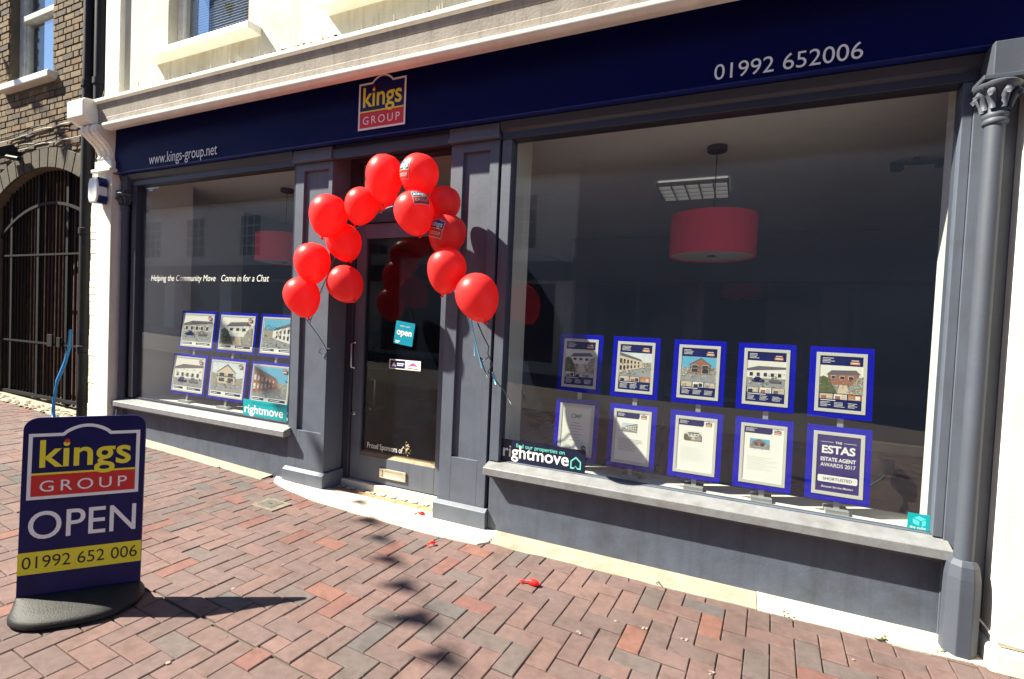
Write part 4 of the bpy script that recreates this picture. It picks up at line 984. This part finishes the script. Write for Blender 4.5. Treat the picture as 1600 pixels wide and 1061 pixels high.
MB().box(-.092, .092, -.002, .002, -.092, .092).build('card', mat('open_teal', (.0, .24, .38), .4), os_)
ot = MB(); f = FRONT(-.002); ot.text(f, 'open', 0, -.015, .1, .0005, 0, align='CENTER', width=.145, bold=.02); ot.text(f, "come in, we're", 0, .052, .1, .0005, 0, align='CENTER', width=.10); ot.rect(f, -.075, -.03, -.07, -.064, .0005); ot.rect(f, -.075, -.04, -.082, -.076, .0005)
ot.build('lettering', LETTER, os_)
MB().tube([(-.07, 0, .09), (0, .0, .22), (.07, 0, .09)], .0016, 5).build('hanging_cord', BLACKM, os_)

# ------------------------------------------------------------------ things inside the shop
SHIN = mat('shade_inside', (.62, .66, .58), .6)
def pendant(x, y, z0, label, r=.30, h=.30):
    p = empty('pendant_lamp', (x, y, z0)); tag(p, label, 'lamp', 'red drum pendant lamps')
    s = MB(); n = 48
    vs = [(rr*math.cos(2*math.pi*k/n), rr*math.sin(2*math.pi*k/n), zz) for rr, zz in ((r, 0), (r, h), (r-.006, h), (r-.006, 0)) for k in range(n)]
    s.add(vs, [(i*n+k, i*n+(k+1) % n, ((i+1) % 4)*n+(k+1) % n, ((i+1) % 4)*n+k) for i in range(4) for k in range(n)]); s.build('lamp_shade', RED, p, auto=50)
    MB().lathe([(r-.012, .012), (r-.012, .018), (.01, .019)], n=48).build('diffuser', SHIN, p)
    MB().lathe([(.03, .002), (.03, .011)], n=16).build('finial', DKGREY, p)
    MB().tube([(0, 0, h), (0, 0, 2.80-z0)], .004, 6).build('cord', BLACKM, p)
    MB().lathe([(.065, 2.76-z0), (.07, 2.765-z0), (.07, 2.799-z0)], n=24).build('ceiling_rose', DKGREY, p)
pendant(-.215, .96, 1.985, 'large red drum lamp hanging in the large window')
pendant(.02, 4.9, 1.93, 'distant red drum lamp deep in the shop below the near one')
pendant(-4.60, .95, 1.985, 'red drum lamp hanging in the small window')
cl = empty('ceiling_light', (-.455, 1.99, 2.80)); tag(cl, 'square louvred ceiling light behind the large window', 'ceiling light')
MB().box(-.295, .295, -.265, .265, -.018, -.001).build('housing', mat('light_body', (.75, .75, .7), .4, emit=(1, .93, .82), estr=.09), cl)
fr4 = MB()
for a in range(6):
    x = -.30+a*.12; fr4.box(x-.006, x+.006, -.276, .276, -.055, -.021)
for a in range(5):
    y = -.27+a*.135; fr4.box(-.306, .306, y-.006, y+.006, -.056, -.0205)
fr4.build('louvre', CHROME, cl)
cc = empty('ceiling_bracket', (1.14, 1.62, 2.80)); tag(cc, 'small dark bracket fixed to the ceiling at the far side of the large window', 'bracket')
MB().box(-.16, .16, -.02, .02, -.05, -.03).box(-.15, -.08, -.04, .04, -.09, -.05).box(.12, .16, -.03, .03, -.08, -.03).build('bar', BLACKM, cc); MB().box(-.02, .02, -.02, .02, -.03, -.001).build('mount', BLACKM, cc)
WOOD = mat('dark_desk', (.045, .032, .028), .4, var=.3); 
def desk(x, y, w, label):
    d = empty('desk', (x, y, .06)); tag(d, label, 'desk', 'desks inside the shop')
    MB().box(-w/2, w/2, -.38, .38, .69, .72).build('desk_top', mat('desk_top', (.22, .21, .20), .4), d, bevel=.003)
    MB().box(-w/2+.05, w/2-.05, -.33, -.31, .2, .685).build('modesty_panel', WOOD, d)
    for a in (-1, 1): MB().box(a*(w/2-.05)-.02, a*(w/2-.05)+.02, -.3, .35, 0, .688).build('leg', WOOD, d)
    mn = empty('monitor', (x+.1, y+.05, .785)); tag(mn, 'black computer monitor on '+label, 'monitor', 'monitors inside the shop')
    MB().box(-.26, .26, -.015, .015, .12, .44).build('screen', BLACKM, mn, bevel=.004); MB().box(-.03, .03, -.01, .03, .01, .20).build('neck', BLACKM, mn); MB().box(-.11, .11, -.09, .09, 0, .012).build('foot', BLACKM, mn)
desk(-.35, 2.7, 1.6, 'the desk behind the third and fourth panels')
desk(.2, 5.2, 1.5, 'the deeper desk at the back of the shop')
desk(-4.9, 2.6, 1.4, 'the desk behind the small window')
def tub_chair(x, y, rz, label):
    c = empty('tub_chair', (x, y, .06), R(rz)); tag(c, label, 'chair', 'red tub chairs')
    RC = mat('red_upholstery', (.42, .02, .025), .6)
    MB().lathe([(.22, .22), (.27, .24), (.28, .40), (.26, .44), (.05, .45)], n=24).build('seat', RC, c, auto=40)
    b = MB(); n = 18; vs = []
    for k in range(n+1):
        a = R(-20)+R(220)*k/n
        for rr, zz in ((.29, .25), (.33, .72), (.27, .74), (.285, .42)): vs.append((rr*math.cos(a), rr*math.sin(a), zz))
    b.add(vs, [(k*4+i, k*4+4+i, k*4+4+(i+1) % 4, k*4+(i+1) % 4) for k in range(n) for i in range(4)]+[(0, 1, 2, 3), (n*4+3, n*4+2, n*4+1, n*4)]); b.build('backrest', RC, c, auto=40)
    MB().lathe([(.03, .02), (.03, .22)], n=12).build('pedestal', CHROME, c); MB().lathe([(.2, 0), (.2, .012), (.04, .025)], n=24).build('foot', CHROME, c)
tub_chair(-2.25, 1.5, 0, 'red tub chair standing behind the door glass')
gp = empty('glazed_partition', (-.4, 4.3, .06)); tag(gp, 'pale framed partition across the back of the shop', 'partition')
PF = mat('partition_paint', (.10, .10, .12), .6)
for a in (-1.9, -.95, -.1, .75, 1.7, 2.6): MB().box(a-.03, a+.03, -.03, .03, 0, 2.05).build('post', PF, gp)
MB().box(-2.0, 2.9, -.035, .035, 2.051, 2.13).build('head_rail', PF, gp); MB().box(-2.0, 2.9, -.02, .02, 2.131, 2.70).build('upper_panel', IWD, gp); MB().box(-1.87, 2.57, -.012, .012, .10, .85).build('lower_panel', IWD, gp)
def office_chair(x, y, rz, label):
    c = empty('office_chair', (x, y, .06), R(rz)); tag(c, label, 'chair', 'black office chairs')
    FB = mat('chair_fabric', (.02, .02, .03), .8)
    MB().box(-.24, .24, -.23, .23, .44, .51).build('seat', FB, c, bevel=.03, seg=3); MB().box(-.22, .22, .20, .26, .58, 1.08).build('backrest', FB, c, bevel=.03, seg=3)
    MB().tube([(0, .02, .44), (0, .24, .42), (0, .27, .62)], .018, 6).build('back_support', BLACKM, c); MB().lathe([(.03, .08), (.025, .44)], n=10).build('gas_post', CHROME, c)
    for k in range(5):
        a = 1.2566*k; MB().tube([(0, 0, .10), (.28*math.cos(a), .28*math.sin(a), .05)], .018, 6).build('leg', BLACKM, c); MB().lathe([(.01, 0), (.025, .008), (.025, .035), (.01, .045)], (.28*math.cos(a), .28*math.sin(a), 0), 8).build('caster', BLACKM, c)
office_chair(-.9, 2.0, 200, 'black office chair in front of the desk behind the middle panels')
office_chair(.35, 1.9, 170, 'black office chair behind the fourth and fifth panels')
lead = MB(); lead.tube([(.86, .62, .66), (.83, .60, .60), (.74, .58, .52), (.62, .58, .44), (.50, .60, .40)], .006, 6)
tag(lead.build('power_lead', BLACKM), 'black power lead hanging from the inner wall socket', 'cable')
tag(MB().box(.83, .885, .60, .64, .62, .72).build('wall_socket', BLACKM, None, bevel=.004), 'dark plug and socket low behind the glass near the iron column', 'socket')
tag(MB().box(.70, 1.30, .665, .72, .06, .80).build('half_partition', WOOD, None, bevel=.004), 'low dark partition behind the glass near the iron column', 'partition')

# ------------------------------------------------------------------ small things on the paving
def scrap(x, y, rz, label, s=1.0):
    c = empty('balloon_scrap', (x, y, (.014 if y > -.2 else .004)+gz(x)), R(rz)); tag(c, label, 'balloon scrap', 'burst balloon scraps')
    MB().tube([(-.045*s, 0, .006), (-.03*s, .004, .012), (-.005*s, 0, .015), (.02*s, -.004, .015), (.04*s, 0, .010), (.05*s, .002, .006)], [.008*s, .006*s, .014*s, .018*s, .012*s, .004*s], 10).build('latex', BALLOON, c, smooth=True)
    MB().tube([(-.05*s, .012, .004), (-.06*s, -.002, .008), (-.048*s, -.012, .005)], .004*s, 6).build('knot', BALLOON, c, smooth=True)
scrap(-.965, -.515, 8, 'small deflated red balloon lying on the paving below the large window', 1.0)
scrap(-1.70, -.38, 70, 'red balloon knot with a blue thread on the paving before the doorstep', .55)
scrap(-2.03, -.03, 20, 'red balloon scrap lying on the pale doorstep', .7)
tag(MB().tube([(-1.70, -.37, .006), (-1.72, -.33, .012), (-1.70, -.28, .007), (-1.66, -.25, .010)], .0025, 5).build('thread', RIB, None), 'short blue thread on the paving before the doorstep', 'thread')
dc = empty('drain_cover', (-3.09, -.42, gz(-3.09))); tag(dc, 'small square metal stop valve cover set in the paving', 'cover'); dc.rotation_euler = (0, 0, R(-3))
MB().box(-.13, .13, -.085, .085, -.02, .004).build('frame', mat('cover_surround', (.17, .14, .11), .9, var=.2, vscale=20, bump=.3), dc, bevel=.002); MB().box(-.075, .075, -.06, .06, -.01, .0065).build('lid', mat('cast_iron', (.10, .09, .08), .6, var=.3, vscale=40, bump=.3), dc, bevel=.002); MB().box(-.02, .02, -.004, .004, .0066, .0075).build('lifting_slot', BLACKM, dc)

# ------------------------------------------------------------------ across the street (mirrored in the glass)
oh = empty('terrace_house', (-14, -10, 0)); tag(oh, 'white house across the street mirrored in the shop windows', 'house')
def ol(o, e): o.matrix_parent_inverse = Matrix.Translation(-e.location); return o
OW = mat('opposite_wall', (.84, .82, .78), .9, var=.06); OR_ = mat('opposite_roof', (.16, .09, .06), .9, var=.3, vscale=8, bump=.5); OD = mat('opposite_window', (.03, .035, .05), .1)
ol(MB().box(-26, -4.2, -17, -10, 0, 5.7).build('wall', OW, oh), oh)
rf = MB()
for k in range(14):
    y = -9.75-k*.28; z = 5.65+k*.20; rf.box(-26.2, -4.0, y-.34, y, z, z+.16)
ol(rf.build('roof', OR_, oh), oh)
for wx in (-5.9, -8.6, -11.4, -14.2, -17.0, -20.2, -23):
    w = empty('window', parent=oh); ol(w, oh)
    MB().box(wx-.55, wx+.55, -10.0, -9.985, 3.6, 5.1).build('pane', OD, w)
    f = MB().box(wx-.62, wx-.55, -10.0, -9.96, 3.53, 5.17).box(wx+.55, wx+.62, -10.0, -9.96, 3.53, 5.17).box(wx-.55, wx+.55, -10, -9.96, 5.1, 5.17).box(wx-.55, wx+.55, -10, -9.96, 3.53, 3.6)
    for a in (-.18, .18): f.box(wx+a-.02, wx+a+.02, -9.984, -9.965, 3.6, 5.1)
    for a in (3.97, 4.35, 4.73): f.box(wx-.55, wx+.55, -9.984, -9.968, a-.02, a+.02)
    f.build('frame', WHITEP, w)
ol(MB().box(-26, -4.2, -10.0, -9.75, 2.7, 3.2).build('shop_fascia', mat('opposite_fascia', (.10, .09, .09), .6), oh), oh)
for a in range(6): ol(MB().box(-25+a*3.5, -22.2+a*3.5, -10.02, -9.99, .4, 2.6).build('shop_pane', OD, oh), oh)
os2 = empty('opposite_shop', (0, -10, 0)); tag(os2, 'tall dark brick shop across the street mirrored in the large window', 'shop')
ol(MB().box(-4.19, 9, -17, -10.2, 0, 8.6).build('wall', mat('opposite_brick', (.22, .16, .14), .9, var=.2, vscale=5), os2), os2)  # wall heightened to block sky reflections in the shop glass
ol(MB().box(-4.19, 9, -10.2, -9.9, 2.7, 3.3).build('shop_fascia', mat('opposite_fascia'), os2), os2)
for a in range(4): ol(MB().box(-3.8+a*3, -1.3+a*3, -10.22, -10.19, .4, 2.6).build('shop_pane', OD, os2), os2)
# bunting strung over the street: its flags throw the soft shadows on the paving
bt = empty('bunting', (-7.7, -3.6, 7.0)); tag(bt, 'string of coloured bunting flags strung high over the street', 'bunting')
A_, B_ = Vector((-12.2, -.05, 7.3)), Vector((.25, -9.6, 7.3))
BCOL = [mat('flag_%d' % i, c, .8) for i, c in enumerate([(.55, .03, .03), (.02, .06, .4), (.65, .5, .04), (.6, .6, .56)])]
def bl_(o): o.matrix_parent_inverse = Matrix.Translation((7.7, 3.6, -7.0)); return o
pts = [A_.lerp(B_, i/40)-Vector((0, 0, .35*4*(i/40)*(1-i/40))) for i in range(41)]
bl_(MB().tube(pts, .004, 5).build('cord', WHITEP, bt))
d_ = (B_-A_).normalized(); r_ = random.Random(8); n = int((B_-A_).length/.31)
for i in range(1, n):
    t = i/n; p = A_.lerp(B_, t)-Vector((0, 0, .35*4*t*(1-t))); sw = Vector((d_.y, -d_.x, 0))*r_.uniform(-.08, .08)
    bl_(MB().add([p-d_*.10, p+d_*.10, p+sw-Vector((0, 0, .26)), p-d_*.10+Vector((.003, .003, 0)), p+d_*.10+Vector((.003, .003, 0)), p+sw-Vector((0, 0, .26))+Vector((.003, .003, 0))], [(0, 1, 2), (5, 4, 3), (0, 3, 4, 1), (1, 4, 5, 2), (2, 5, 3, 0)]).build('flag', BCOL[i % 4], bt))
